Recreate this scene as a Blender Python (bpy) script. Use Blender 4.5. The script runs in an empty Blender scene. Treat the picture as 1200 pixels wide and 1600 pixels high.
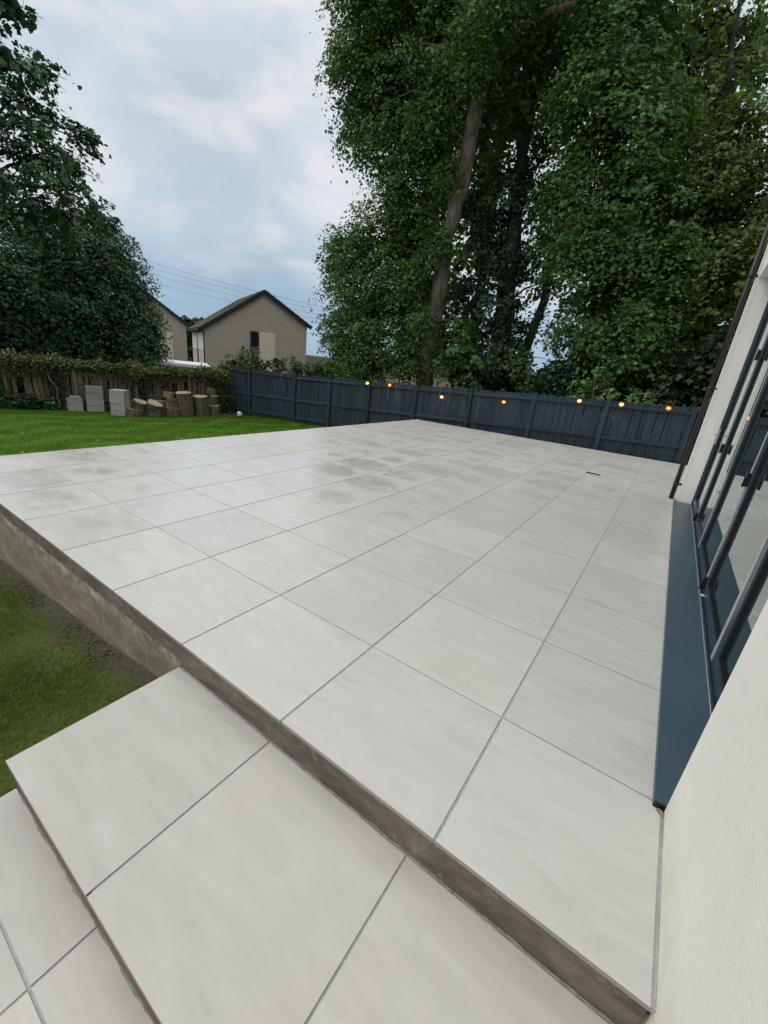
import bpy, bmesh, math, random
import numpy as np
from mathutils import Vector, Matrix
from mathutils import noise as mnoise
random.seed(7)
RNG = np.random.default_rng(11)
scene = bpy.context.scene
COL = scene.collection

# ------------------------------------------------------------------ camera
cam_d = bpy.data.cameras.new("camera")
cam = bpy.data.objects.new("camera", cam_d)
COL.objects.link(cam)
scene.camera = cam
cam_d.sensor_fit = 'HORIZONTAL'
cam_d.sensor_width = 36.0
cam_d.lens = 36.0 * 644.05 / 1200.0
cam_d.clip_start = 0.03
cam_d.clip_end = 3000.0
_R = (Matrix.Rotation(math.radians(32.75524), 4, 'Z') @ Matrix.Rotation(math.radians(70.22764), 4, 'X')
      @ Matrix.Rotation(math.radians(6.41283), 4, 'Z'))
cam.matrix_world = Matrix.Translation((0.27964, -1.01855, 1.57933)) @ _R

# ------------------------------------------------------------------ sky, sun, exposure
SUN_EL, SUN_AZ = math.radians(42), math.radians(230)     # azimuth from +Y clockwise: behind-left of the camera
world = bpy.data.worlds.new("World")
scene.world = world
world.use_nodes = True
wn, wl = world.node_tree.nodes, world.node_tree.links
wn.clear()
def wnode(t, **k):
    n = wn.new(t)
    for a, b in k.items():
        setattr(n, a, b)
    return n
w_out = wnode('ShaderNodeOutputWorld')
w_bg = wnode('ShaderNodeBackground')
w_bg.inputs['Strength'].default_value = 0.123
sky = wnode('ShaderNodeTexSky', sky_type='NISHITA')
sky.sun_disc = False
sky.sun_elevation = SUN_EL
sky.sun_rotation = SUN_AZ
sky.air_density = 1.0
sky.dust_density = 1.5
tc = wnode('ShaderNodeTexCoord')
mp = wnode('ShaderNodeMapping')
mp.inputs['Scale'].default_value = (1.0, 1.0, 2.1)
mp.inputs['Location'].default_value = (3.3, 1.2, 0.45)
mp.inputs['Rotation'].default_value = (0.0, 0.0, 0.5)
wl.new(tc.outputs['Generated'], mp.inputs['Vector'])
nz = wnode('ShaderNodeTexNoise')
nz.inputs['Scale'].default_value = 2.6
nz.inputs['Detail'].default_value = 7
nz.inputs['Roughness'].default_value = 0.52
nz.inputs['Distortion'].default_value = 0.35
wl.new(mp.outputs[0], nz.inputs['Vector'])
nz2 = wnode('ShaderNodeTexNoise')
nz2.inputs['Scale'].default_value = 5.5
nz2.inputs['Detail'].default_value = 6
nz2.inputs['Distortion'].default_value = 0.3
wl.new(mp.outputs[0], nz2.inputs['Vector'])
# cloud colour (radiance before the 0.12 strength)
cr = wnode('ShaderNodeValToRGB')
cr.color_ramp.elements[0].position = 0.34
cr.color_ramp.elements[0].color = (4.8, 5.45, 5.9, 1)
cr.color_ramp.elements[1].position = 0.66
cr.color_ramp.elements[1].color = (8.0, 7.55, 7.6, 1)
e = cr.color_ramp.elements.new(0.5); e.color = (5.8, 6.3, 6.7, 1)
wl.new(nz.outputs['Fac'], cr.inputs['Fac'])
cr2 = wnode('ShaderNodeValToRGB')
cr2.color_ramp.elements[0].position = 0.5
cr2.color_ramp.elements[0].color = (0, 0, 0, 1)
cr2.color_ramp.elements[1].position = 0.74
cr2.color_ramp.elements[1].color = (0.75, 0.75, 0.75, 1)
wl.new(nz2.outputs['Fac'], cr2.inputs['Fac'])
mxp = wnode('ShaderNodeMixRGB', blend_type='MIX')
mxp.inputs[2].default_value = (9.2, 8.2, 7.8, 1)
wl.new(cr2.outputs[0], mxp.inputs[0]); wl.new(cr.outputs[0], mxp.inputs[1])
# brighter towards the zenith, blue-grey bank low on the horizon
sep = wnode('ShaderNodeSeparateXYZ')
wl.new(tc.outputs['Generated'], sep.inputs[0])
zr = wnode('ShaderNodeValToRGB')
zr.color_ramp.elements[0].position = 0.0
zr.color_ramp.elements[0].color = (0.50, 0.66, 0.82, 1)
zr.color_ramp.elements[1].position = 1.0
zr.color_ramp.elements[1].color = (2.3, 2.2, 2.08, 1)
e = zr.color_ramp.elements.new(0.10); e.color = (0.54, 0.69, 0.84, 1)
e = zr.color_ramp.elements.new(0.20); e.color = (0.80, 0.86, 0.92, 1)
e = zr.color_ramp.elements.new(0.62); e.color = (1.02, 1.02, 1.02, 1)
e = zr.color_ramp.elements.new(0.82); e.color = (1.9, 1.85, 1.77, 1)
wl.new(sep.outputs['Z'], zr.inputs['Fac'])
mul = wnode('ShaderNodeMixRGB', blend_type='MULTIPLY')
mul.inputs[0].default_value = 1.0
wl.new(mxp.outputs[0], mul.inputs[1]); wl.new(zr.outputs[0], mul.inputs[2])
mixs = wnode('ShaderNodeMixRGB', blend_type='MIX')
mixs.inputs[0].default_value = 0.94
wl.new(sky.outputs[0], mixs.inputs[1]); wl.new(mul.outputs[0], mixs.inputs[2])
wl.new(mixs.outputs[0], w_bg.inputs['Color'])
wl.new(w_bg.outputs[0], w_out.inputs['Surface'])

sun_d = bpy.data.lights.new("sun", 'SUN')
sun_d.energy = 1.45
sun_d.angle = math.radians(40)
sun_d.color = (1.0, 0.965, 0.91)
sun = bpy.data.objects.new("sun", sun_d)
COL.objects.link(sun)
_sd = Vector((math.sin(SUN_AZ) * math.cos(SUN_EL), math.cos(SUN_AZ) * math.cos(SUN_EL), math.sin(SUN_EL)))
sun.rotation_euler = _sd.to_track_quat('Z', 'Y').to_euler()
sun.location = (0, 0, 30)

vs = scene.view_settings
vs.view_transform = 'Standard'
vs.look = 'None'
vs.exposure = 0.0
vs.gamma = 1.0
vs.use_curve_mapping = False
scene.cycles.use_denoising = True
scene.cycles.max_bounces = 8

# ------------------------------------------------------------------ object helpers
def tag(o, label=None, cat=None, group=None, kind=None):
    if label: o['label'] = label
    if cat: o['category'] = cat
    if group: o['group'] = group
    if kind: o['kind'] = kind
    return o
def empty(name, loc=(0, 0, 0), rz=0.0):
    o = bpy.data.objects.new(name, None)
    o.empty_display_size = 0.1
    COL.objects.link(o)
    o.location = loc
    o.rotation_euler = (0, 0, rz)
    return o
def link(name, me, mat=None, parent=None, loc=None, rz=None):
    if mat is not None and len(me.materials) == 0:
        for m in (mat if isinstance(mat, (list, tuple)) else [mat]):
            me.materials.append(m)
    o = bpy.data.objects.new(name, me)
    COL.objects.link(o)
    if loc is not None: o.location = loc
    if rz is not None: o.rotation_euler = (0, 0, rz)
    if parent is not None: o.parent = parent
    return o
class MB:
    """collects geometry for ONE mesh"""
    def __init__(s): s.bm = bmesh.new()
    def box(s, x0, x1, y0, y1, z0, z1, bev=0.0, mi=0):
        r = bmesh.ops.create_cube(s.bm, size=1.0)
        v = r['verts']
        bmesh.ops.scale(s.bm, vec=(x1 - x0, y1 - y0, z1 - z0), verts=v)
        bmesh.ops.translate(s.bm, vec=((x0 + x1) / 2, (y0 + y1) / 2, (z0 + z1) / 2), verts=v)
        fs = {f for q in v for f in q.link_faces}
        for f in fs: f.material_index = mi
        if bev > 0:
            es = list({e for q in v for e in q.link_edges})
            bmesh.ops.bevel(s.bm, geom=es, offset=bev, segments=1, affect='EDGES')
        return v
    def prism(s, poly, z0, z1, chamfer=0.0, mi=0):
        """poly: CCW list of (x,y)"""
        bm = s.bm
        if chamfer > 0:
            inner = inset(poly, chamfer)
            rings = [([(x, y) for x, y in poly], z0), ([(x, y) for x, y in poly], z1 - chamfer), (inner, z1)]
        else:
            rings = [(poly, z0), (poly, z1)]
        vr = [[bm.verts.new((x, y, z)) for x, y in p] for p, z in rings]
        n = len(poly)
        for a, b in zip(vr[:-1], vr[1:]):
            for i in range(n):
                f = bm.faces.new((a[i], a[(i + 1) % n], b[(i + 1) % n], b[i])); f.material_index = mi
        f = bm.faces.new(vr[-1]); f.material_index = mi
        f = bm.faces.new(list(reversed(vr[0]))); f.material_index = mi
    def quad(s, *p, mi=0):
        f = s.bm.faces.new([s.bm.verts.new(q) for q in p]); f.material_index = mi
    def tube(s, pts, rad, seg=8, cap=True, wob=0.0, mi=0):
        bm = s.bm
        P = [Vector(p) for p in pts]
        R = rad if isinstance(rad, (list, tuple)) else [rad] * len(P)
        rings = []
        up = Vector((0.13, 0.31, 0.94)).normalized()
        for i, p in enumerate(P):
            t = (P[min(i + 1, len(P) - 1)] - P[max(i - 1, 0)]).normalized()
            a = t.cross(up)
            if a.length < 1e-3: a = t.cross(Vector((1, 0, 0)))
            a.normalize(); b = t.cross(a).normalized()
            rings.append([bm.verts.new(p + (a * math.cos(2 * math.pi * k / seg) + b * math.sin(2 * math.pi * k / seg))
                                       * R[i] * (1 + wob * random.uniform(-1, 1))) for k in range(seg)])
        for r0, r1 in zip(rings[:-1], rings[1:]):
            for k in range(seg):
                f = bm.faces.new((r0[k], r1[k], r1[(k + 1) % seg], r0[(k + 1) % seg])); f.material_index = mi
                f.smooth = True
        if cap:
            f = bm.faces.new(rings[0]); f.material_index = mi
            f = bm.faces.new(list(reversed(rings[-1]))); f.material_index = mi
    def sphere(s, c, r, u=16, v=10, sc=(1, 1, 1), mi=0):
        res = bmesh.ops.create_uvsphere(s.bm, u_segments=u, v_segments=v, radius=r)
        bmesh.ops.scale(s.bm, vec=sc, verts=res['verts'])
        bmesh.ops.translate(s.bm, vec=c, verts=res['verts'])
        for q in res['verts']:
            for f in q.link_faces: f.smooth = True; f.material_index = mi
    def mesh(s, name):
        bmesh.ops.recalc_face_normals(s.bm, faces=s.bm.faces)
        me = bpy.data.meshes.new(name)
        s.bm.to_mesh(me); s.bm.free()
        return me
    def build(s, name, mat=None, parent=None, loc=None, rz=None):
        return link(name, s.mesh(name), mat, parent, loc, rz)
def inset(poly, d):
    n = len(poly); out = []
    for i in range(n):
        p0, p1, p2 = Vector(poly[i - 1]), Vector(poly[i]), Vector(poly[(i + 1) % n])
        e1 = (p1 - p0).normalized(); e2 = (p2 - p1).normalized()
        n1 = Vector((-e1.y, e1.x)); n2 = Vector((-e2.y, e2.x))
        b = (n1 + n2)
        b = b / max(b.dot(n1), 0.3)
        out.append(tuple(p1 + b * d))
    return out
def clip(poly, a, b, c):
    """keep a*x+b*y<=c"""
    out = []
    n = len(poly)
    for i in range(n):
        p, q = poly[i], poly[(i + 1) % n]
        fp, fq = a * p[0] + b * p[1] - c, a * q[0] + b * q[1] - c
        if fp <= 0: out.append(p)
        if fp * fq < 0:
            t = fp / (fp - fq); out.append((p[0] + (q[0] - p[0]) * t, p[1] + (q[1] - p[1]) * t))
    return out

# ------------------------------------------------------------------ material helpers
class NT:
    def __init__(s, name):
        s.m = bpy.data.materials.new(name); s.m.use_nodes = True
        s.n, s.l = s.m.node_tree.nodes, s.m.node_tree.links
        s.n.clear()
        s.out = s.n.new('ShaderNodeOutputMaterial')
        s.b = s.n.new('ShaderNodeBsdfPrincipled')
        s.l.new(s.b.outputs[0], s.out.inputs['Surface'])
        s.tc = s.n.new('ShaderNodeTexCoord'); s.geo = s.n.new('ShaderNodeNewGeometry'); s.oi = s.n.new('ShaderNodeObjectInfo')
    def put(s, sock, v):
        if v is None: return
        if isinstance(v, bpy.types.NodeSocket): s.l.new(v, sock)
        elif isinstance(v, (tuple, list)) and len(v) == 3 and sock.type == 'RGBA': sock.default_value = (*v, 1)
        else: sock.default_value = v
    def map(s, vec, scale=(1, 1, 1), loc=(0, 0, 0), rot=(0, 0, 0)):
        n = s.n.new('ShaderNodeMapping'); s.put(n.inputs['Vector'], vec)
        s.put(n.inputs['Scale'], scale); s.put(n.inputs['Location'], loc); s.put(n.inputs['Rotation'], rot)
        return n.outputs[0]
    def noise(s, vec, scale=5, detail=4, rough=0.5, dist=0.0, out='Fac'):
        n = s.n.new('ShaderNodeTexNoise'); s.put(n.inputs['Vector'], vec); s.put(n.inputs['Scale'], scale)
        s.put(n.inputs['Detail'], detail); s.put(n.inputs['Roughness'], rough); s.put(n.inputs['Distortion'], dist)
        return n.outputs[out]
    def ramp(s, f, *st):
        n = s.n.new('ShaderNodeValToRGB'); s.put(n.inputs[0], f)
        cr = n.color_ramp
        def c4(c): return (c, c, c, 1) if isinstance(c, (int, float)) else (*c, 1)
        cr.elements[0].position, cr.elements[0].color = st[0][0], c4(st[0][1])
        cr.elements[1].position, cr.elements[1].color = st[-1][0], c4(st[-1][1])
        for p, c in st[1:-1]:
            e = cr.elements.new(p); e.color = c4(c)
        return n.outputs[0]
    def mix(s, f, a, b, mode='MIX'):
        n = s.n.new('ShaderNodeMixRGB'); n.blend_type = mode
        s.put(n.inputs[0], f); s.put(n.inputs[1], a); s.put(n.inputs[2], b)
        return n.outputs[0]
    def math(s, op, a, b=0.0, c=None):
        n = s.n.new('ShaderNodeMath'); n.operation = op; s.put(n.inputs[0], a); s.put(n.inputs[1], b)
        if c is not None: s.put(n.inputs[2], c)
        return n.outputs[0]
    def xyz(s, v):
        n = s.n.new('ShaderNodeSeparateXYZ'); s.put(n.inputs[0], v); return n.outputs
    def comb(s, x, y, z):
        n = s.n.new('ShaderNodeCombineXYZ'); s.put(n.inputs[0], x); s.put(n.inputs[1], y); s.put(n.inputs[2], z); return n.outputs[0]
    def attr(s, name, out='Fac'):
        n = s.n.new('ShaderNodeAttribute'); n.attribute_name = name; return n.outputs[out]
    def bump(s, h, strength=0.3, dist=0.01):
        n = s.n.new('ShaderNodeBump'); s.put(n.inputs['Height'], h)
        n.inputs['Strength'].default_value = strength; n.inputs['Distance'].default_value = dist
        s.l.new(n.outputs[0], s.b.inputs['Normal'])
        return n
    def done(s, base=None, rough=0.6, spec=0.5, metal=None):
        s.put(s.b.inputs['Base Color'], base); s.put(s.b.inputs['Roughness'], rough)
        s.put(s.b.inputs['Specular IOR Level'], spec)
        if metal is not None: s.put(s.b.inputs['Metallic'], metal)
        return s.m

# --- porcelain paving
def slab_mat(name="porcelain slab", tone=(1, 1, 1)):
    t = NT(name)
    P = t.geo.outputs['Position']
    rnd = t.oi.outputs['Random']
    off = t.comb(t.math('MULTIPLY', rnd, 37.0), t.math('MULTIPLY', rnd, 91.0), t.math('MULTIPLY', rnd, 13.0))
    va = t.n.new('ShaderNodeVectorMath'); va.operation = 'ADD'
    t.l.new(P, va.inputs[0]); t.l.new(off, va.inputs[1])
    V = va.outputs[0]
    # random grain direction per slab (0 / 180) with diagonal veining
    streak = t.noise(t.map(V, scale=(1.1, 5.0, 1), rot=(0, 0, 0.95)), 2.6, 7, 0.6, 0.55)
    cloud = t.noise(V, 1.9, 5, 0.55, 0.3)
    fine = t.noise(V, 26, 6, 0.65)
    c = t.ramp(streak, (0.28, (0.485, 0.472, 0.435)), (0.5, (0.535, 0.525, 0.488)), (0.70, (0.575, 0.565, 0.53)))
    c = t.mix(t.ramp(cloud, (0.35, 0.0), (0.7, 0.3)), c, (0.51, 0.515, 0.49))
    c = t.mix(t.ramp(fine, (0.4, 0.0), (0.75, 0.12)), c, (0.42, 0.40, 0.37))
    tint = t.ramp(rnd, (0.0, (0.935, 0.935, 0.93)), (0.5, (0.99, 0.99, 0.985)), (1.0, (1.03, 1.02, 1.0)))
    c = t.mix(1.0, c, tint, 'MULTIPLY')
    # tiny specks and the odd grey scuff
    vv = t.n.new('ShaderNodeTexVoronoi'); t.put(vv.inputs['Vector'], V); vv.inputs['Scale'].default_value = 7.0
    c = t.mix(t.math('MULTIPLY', t.ramp(vv.outputs['Distance'], (0.018, 1.0), (0.034, 0.0)), 0.45), c, (0.26, 0.24, 0.21))
    # dust / haze film left by the wash, in smears
    smear = t.noise(t.map(V, scale=(1, 2.2, 1), rot=(0, 0, 0.5)), 3.0, 6, 0.6, 0.6)
    sm = t.ramp(smear, (0.50, 0.0), (0.78, 1.0))
    c = t.mix(t.math('MULTIPLY', sm, 0.28), c, (0.66, 0.66, 0.645))
    # damp patches where the slabs dry from the edges in: one per slab over part of the terrace
    xy = t.xyz(P)
    cx = t.math('FRACT', t.math('MULTIPLY', xy[0], 1.25))
    cy = t.math('FRACT', t.math('MULTIPLY', t.math('ADD', xy[1], 0.097), 1.25))
    wob = t.math('SUBTRACT', t.noise(P, 2.7, 4, 0.6), 0.5)
    wob2 = t.math('SUBTRACT', t.noise(t.map(P, loc=(5, 3, 1)), 2.2, 4, 0.6), 0.5)
    h2 = t.math('FRACT', t.math('MULTIPLY', rnd, 17.3)); h3 = t.math('FRACT', t.math('MULTIPLY', rnd, 53.7))
    dx = t.math('ADD', t.math('SUBTRACT', cx, t.math('ADD', 0.34, t.math('MULTIPLY', h2, 0.32))), t.math('MULTIPLY', wob, 0.75))
    dy = t.math('ADD', t.math('MULTIPLY', t.math('SUBTRACT', cy, t.math('ADD', 0.38, t.math('MULTIPLY', h3, 0.24))), 1.25), t.math('MULTIPLY', wob2, 0.75))
    d = t.math('SQRT', t.math('ADD', t.math('MULTIPLY', dx, dx), t.math('MULTIPLY', dy, dy)))
    oval = t.ramp(t.math('ADD', d, t.math('MULTIPLY', t.math('SUBTRACT', rnd, 0.50), 0.36)), (0.14, 0.6), (0.25, 0.85), (0.30, 1.0), (0.37, 0.0))
    rx = t.math('DIVIDE', t.math('ADD', xy[0], 2.7), 3.2)
    ry = t.math('DIVIDE', t.math('SUBTRACT', xy[1], 7.3), 3.1)
    reg = t.math('SQRT', t.math('ADD', t.math('MULTIPLY', rx, rx), t.math('MULTIPLY', ry, ry)))
    reg = t.math('ADD', reg, t.math('MULTIPLY', t.math('SUBTRACT', t.noise(P, 0.9, 2), 0.5), 0.9))
    reg = t.ramp(reg, (0.75, 1.0), (1.05, 0.0))
    damp = t.math('MULTIPLY', oval, reg)
    patch = t.ramp(t.noise(t.map(V, loc=(2, 9, 4)), 1.5, 5, 0.6, 0.4), (0.52, 0.0), (0.68, 0.28))
    damp = t.math('MAXIMUM', damp, patch)
    c = t.mix(t.math('MULTIPLY', damp, 0.34), c, (0.34, 0.32, 0.29))
    c = t.mix(1.0, c, tone, 'MULTIPLY')
    c = t.mix(1.0, c, (0.95, 0.965, 0.99), 'MULTIPLY')
    rough = t.mix(sm, t.ramp(cloud, (0.3, 0.24), (0.7, 0.36)), (0.40, 0.40, 0.40))
    rough = t.mix(damp, rough, (0.26, 0.26, 0.26))
    # thin film of water still lying on the slabs nearest the lawn
    gx = t.math('DIVIDE', t.math('ADD', xy[0], 4.3), 3.0)
    gy = t.math('DIVIDE', t.math('SUBTRACT', xy[1], 2.6), 3.6)
    gd = t.math('SQRT', t.math('ADD', t.math('MULTIPLY', gx, gx), t.math('MULTIPLY', gy, gy)))
    fo = t.math('ADD', d, t.math('MULTIPLY', t.math('SUBTRACT', h2, 0.45), 0.5))
    film = t.math('MULTIPLY', t.ramp(gd, (0.6, 1.0), (1.15, 0.0)), t.ramp(fo, (0.20, 1.0), (0.46, 0.0)))
    film = t.math('MULTIPLY', film, t.ramp(t.noise(t.map(P, loc=(1, 4, 2)), 3.7, 6, 0.62, 0.5), (0.38, 0.25), (0.56, 1.0)))
    rough = t.mix(film, rough, (0.22, 0.22, 0.22))
    t.bump(t.math('ADD', t.math('MULTIPLY', fine, 0.5), t.math('MULTIPLY', streak, 1.2)), 0.10, 0.004)
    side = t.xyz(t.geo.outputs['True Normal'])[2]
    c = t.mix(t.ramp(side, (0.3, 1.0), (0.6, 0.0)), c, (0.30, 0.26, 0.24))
    t.put(t.b.inputs['Coat Weight'], film); t.b.inputs['Coat Roughness'].default_value = 0.24; t.b.inputs['Coat IOR'].default_value = 1.6
    return t.done(c, rough, t.mix(film, (0.5, 0.5, 0.5), (0.8, 0.8, 0.8)))
M_SLAB = slab_mat()
M_STEPSLAB = slab_mat('darker step slab', (0.90, 0.89, 0.865))  # same slab pattern in a darker, warmer tone
def simple(name, c1, c2, scale=8, rough=0.7, bump=0.3, bd=0.005, spec=0.4, stretch=(1, 1, 1), detail=6, rnd=0.0, lo=0.35, hi=0.68):
    t = NT(name)
    V = t.map(t.tc.outputs['Object'], scale=stretch)
    n = t.noise(V, scale, detail, 0.6, 0.3)
    c = t.ramp(n, (lo, c1), (hi, c2))
    if rnd:
        c = t.mix(1.0, c, t.ramp(t.oi.outputs['Random'], (0, 1 - rnd), (1, 1 + rnd * 0.5)), 'MULTIPLY')
    if bump: t.bump(t.noise(V, scale * 4, 5, 0.65), bump, bd)
    return t.done(c, rough, spec)
M_GROUT = simple("grout", (0.30, 0.305, 0.30), (0.40, 0.405, 0.40), 30, 0.9, 0.3)
def riser_mat(name, a, b, c_, d_, smear=0.25, band=0.0):
    t = NT(name)
    P = t.geo.outputs['Position']
    n1 = t.noise(t.map(P, scale=(1, 1, 2.5)), 3.2, 8, 0.65, 0.6)
    n2 = t.noise(P, 17, 7, 0.7, 0.4)
    col = t.ramp(n1, (0.30, a), (0.5, b), (0.68, c_))
    col = t.mix(t.ramp(n2, (0.5, 0.0), (0.72, 0.5)), col, d_)
    # pale mortar smears, running as a ragged band
    s = t.noise(t.map(P, scale=(1.5, 1.5, 0.8), rot=(0.0, 0.6, 0.0)), 5.0, 8, 0.75, 1.2)
    col = t.mix(t.math('MULTIPLY', t.ramp(s, (0.58, 0.0), (0.68, 1.0)), smear), col, (0.36, 0.33, 0.27))
    if band:
        z = t.math('ADD', t.xyz(P)[2], t.math('MULTIPLY', t.math('SUBTRACT', n1, 0.5), 0.14))
        bd = t.ramp(t.math('ABSOLUTE', t.math('ADD', z, 0.185)), (0.0, 1.0), (0.035, 0.5), (0.075, 0.0))
        brk = t.ramp(t.noise(P, 5.5, 8, 0.72, 0.8), (0.45, 0.0), (0.58, 1.0))
        col = t.mix(t.math('MULTIPLY', t.math('MULTIPLY', bd, brk), band), col, (0.46, 0.44, 0.36))
        drip = t.noise(t.map(P, scale=(7, 7, 0.7)), 2.0, 5, 0.65)
        col = t.mix(t.math('MULTIPLY', t.ramp(drip, (0.58, 0.0), (0.66, 1.0)), 0.35), col, (0.33, 0.31, 0.26))
    t.bump(t.math('ADD', n2, n1), 0.5, 0.012)
    return t.done(col, 0.85, 0.3)
M_RISER = riser_mat("rendered riser", (0.075, 0.060, 0.050), (0.13, 0.110, 0.095), (0.21, 0.18, 0.155), (0.07, 0.056, 0.048), 0.4)
M_BRICKRISER = riser_mat("reddish riser", (0.115, 0.07, 0.065), (0.16, 0.10, 0.095), (0.20, 0.15, 0.14), (0.11, 0.075, 0.07))
M_BASE = riser_mat("terrace retaining wall", (0.15, 0.122, 0.085), (0.21, 0.175, 0.13), (0.30, 0.26, 0.20), (0.14, 0.112, 0.085), 0.45, 0.9)
M_MORTAR = simple("mortar", (0.17, 0.155, 0.135), (0.30, 0.28, 0.25), 22, 0.95, 0.8, 0.01)

def wall_mat():
    t = NT("white painted render")
    P = t.geo.outputs['Position']
    n1 = t.noise(P, 1.4, 6, 0.6, 0.3)
    n2 = t.noise(P, 90, 5, 0.7)
    n3 = t.noise(P, 11, 6, 0.65)
    c = t.ramp(n1, (0.3, (0.77, 0.75, 0.695)), (0.65, (0.83, 0.81, 0.755)))
    z = t.xyz(P)[2]
    lowm = t.ramp(t.math('ADD', z, t.math('MULTIPLY', n3, 0.12)), (0.03, 1.0), (0.28, 0.0))
    c = t.mix(t.math('MULTIPLY', lowm, t.ramp(n3, (0.35, 0.15), (0.62, 0.9))), c, (0.60, 0.565, 0.40))
    c = t.mix(t.ramp(t.noise(P, 4.2, 8, 0.7, 0.5), (0.5, 0.0), (0.75, 0.35)), c, (0.66, 0.635, 0.57))
    # sparse dark specks and a few hairline scratches
    v = t.n.new('ShaderNodeTexVoronoi'); t.put(v.inputs['Vector'], P); v.inputs['Scale'].default_value = 5.5
    sp = t.ramp(v.outputs['Distance'], (0.020, 1.0), (0.034, 0.0))
    c = t.mix(t.math('MULTIPLY', sp, 0.5), c, (0.30, 0.28, 0.24))
    sc = t.noise(t.map(P, scale=(1, 0.6, 5.5), rot=(0.75, 0, 0)), 2.0, 2, 0.4, 0.2)
    line = t.ramp(t.math('ABSOLUTE', t.math('SUBTRACT', sc, 0.44)), (0.0, 0.35), (0.004, 0.0))
    c = t.mix(line, c, (0.82, 0.81, 0.78))
    t.bump(t.math('ADD', t.math('MULTIPLY', n2, 0.9), t.math('MULTIPLY', n3, 1.0)), 0.6, 0.008)
    return t.done(c, 0.75, 0.3)
M_WALL = wall_mat()
def blue_metal(name, col, r0, r1):
    t = NT(name)
    n = t.noise(t.tc.outputs['Object'], 3.0, 6, 0.6, 0.3)
    f = t.noise(t.tc.outputs['Object'], 40, 4, 0.6)
    c = t.mix(t.ramp(n, (0.4, 0.0), (0.75, 0.22)), col, (0.085, 0.105, 0.12))
    c = t.mix(t.ramp(f, (0.66, 0.0), (0.74, 0.25)), c, (0.18, 0.19, 0.19))
    return t.done(c, t.ramp(n, (0.3, r0), (0.7, r1)), 0.5)
M_SILL = blue_metal("slate blue aluminium sill", (0.043, 0.076, 0.100), 0.28, 0.42)
M_FRAME = blue_metal("slate blue aluminium frame", (0.026, 0.046, 0.066), 0.16, 0.26)
M_BLACK = simple("black plastic", (0.006, 0.006, 0.007), (0.012, 0.012, 0.013), 20, 0.35, 0.05)
M_PIPE = simple("dark brown plastic", (0.014, 0.012, 0.011), (0.024, 0.021, 0.02), 9, 0.38, 0.05)
M_WHITE = simple("white plastic", (0.72, 0.72, 0.72), (0.8, 0.8, 0.8), 9, 0.4, 0.02)
M_STEEL = simple("brushed metal", (0.42, 0.42, 0.42), (0.52, 0.52, 0.52), 20, 0.3, 0.05)
M_STILEREFL = simple("painted stile reflection", (0.34, 0.325, 0.31), (0.42, 0.405, 0.385), 6, 0.45, 0.03)  # pale grey stands in for light reflected by the glossy stiles
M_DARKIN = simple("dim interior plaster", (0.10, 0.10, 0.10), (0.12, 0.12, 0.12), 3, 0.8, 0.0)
def glass_mat(name, tint, base, ior):
    t = NT(name)
    t.n.remove(t.b)
    tr = t.n.new('ShaderNodeBsdfTransparent'); tr.inputs[0].default_value = (*tint, 1)
    gl = t.n.new('ShaderNodeBsdfGlossy'); gl.inputs['Roughness'].default_value = 0.012
    gl.inputs['Color'].default_value = (0.90, 0.96, 0.94, 1)
    df = t.n.new('ShaderNodeBsdfDiffuse'); df.inputs[0].default_value = (*base, 1)
    fr = t.n.new('ShaderNodeFresnel'); fr.inputs['IOR'].default_value = ior
    # sealed unit: several glass faces reflect in turn
    fac = t.math('SUBTRACT', 1.0, t.math('POWER', t.math('SUBTRACT', 1.0, fr.outputs[0]), 3.0))
    m1 = t.n.new('ShaderNodeMixShader'); m1.inputs[0].default_value = 0.25
    t.l.new(tr.outputs[0], m1.inputs[1]); t.l.new(df.outputs[0], m1.inputs[2])
    m2 = t.n.new('ShaderNodeMixShader')
    t.l.new(fac, m2.inputs[0]); t.l.new(m1.outputs[0], m2.inputs[1]); t.l.new(gl.outputs[0], m2.inputs[2])
    t.l.new(m2.outputs[0], t.out.inputs['Surface'])
    return t.m
M_GLASS = glass_mat("double glazing", (0.55, 0.62, 0.60), (0.04, 0.05, 0.05), 1.52)
M_FARGLASS = glass_mat("far window glass", (0.2, 0.22, 0.25), (0.06, 0.07, 0.09), 1.5)
def fence_mat():
    t = NT("dark blue painted timber")
    V = t.tc.outputs['Object']
    g = t.noise(t.map(V, scale=(14, 14, 1.2)), 4, 5, 0.6, 0.3)
    n = t.noise(t.geo.outputs['Position'], 2.2, 4, 0.6)
    c = t.ramp(g, (0.3, (0.013, 0.025, 0.038)), (0.7, (0.022, 0.040, 0.058)))
    c = t.mix(1.0, c, t.ramp(n, (0.3, (0.85, 0.85, 0.85)), (0.7, (1.15, 1.15, 1.12))), 'MULTIPLY')
    c = t.mix(1.0, c, t.ramp(t.oi.outputs['Random'], (0, 0.72), (1, 1.28)), 'MULTIPLY')
    P = t.geo.outputs['Position']
    px = t.xyz(P)[0]
    dr = t.noise(t.map(P, scale=(9, 9, 1.6)), 3.2, 5, 0.7)
    wear = t.math('MULTIPLY', t.ramp(dr, (0.60, 0.0), (0.67, 1.0)), t.ramp(t.math('MULTIPLY', t.math('ADD', px, 3.0), 0.4), (0.1, 0.08), (0.6, 0.55)))
    c = t.mix(wear, c, (0.10, 0.125, 0.13))
    t.bump(g, 0.3, 0.004)
    return t.done(c, 0.55, 0.4)
M_FENCE = fence_mat()
M_SPLASH = simple("lime splash", (0.14, 0.16, 0.16), (0.22, 0.24, 0.23), 9, 0.8, 0.0)
M_OLDWOOD = simple("weathered timber", (0.09, 0.072, 0.050), (0.24, 0.20, 0.145), 5, 0.9, 0.5, 0.006, stretch=(6, 6, 0.7), rnd=0.35)
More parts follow.
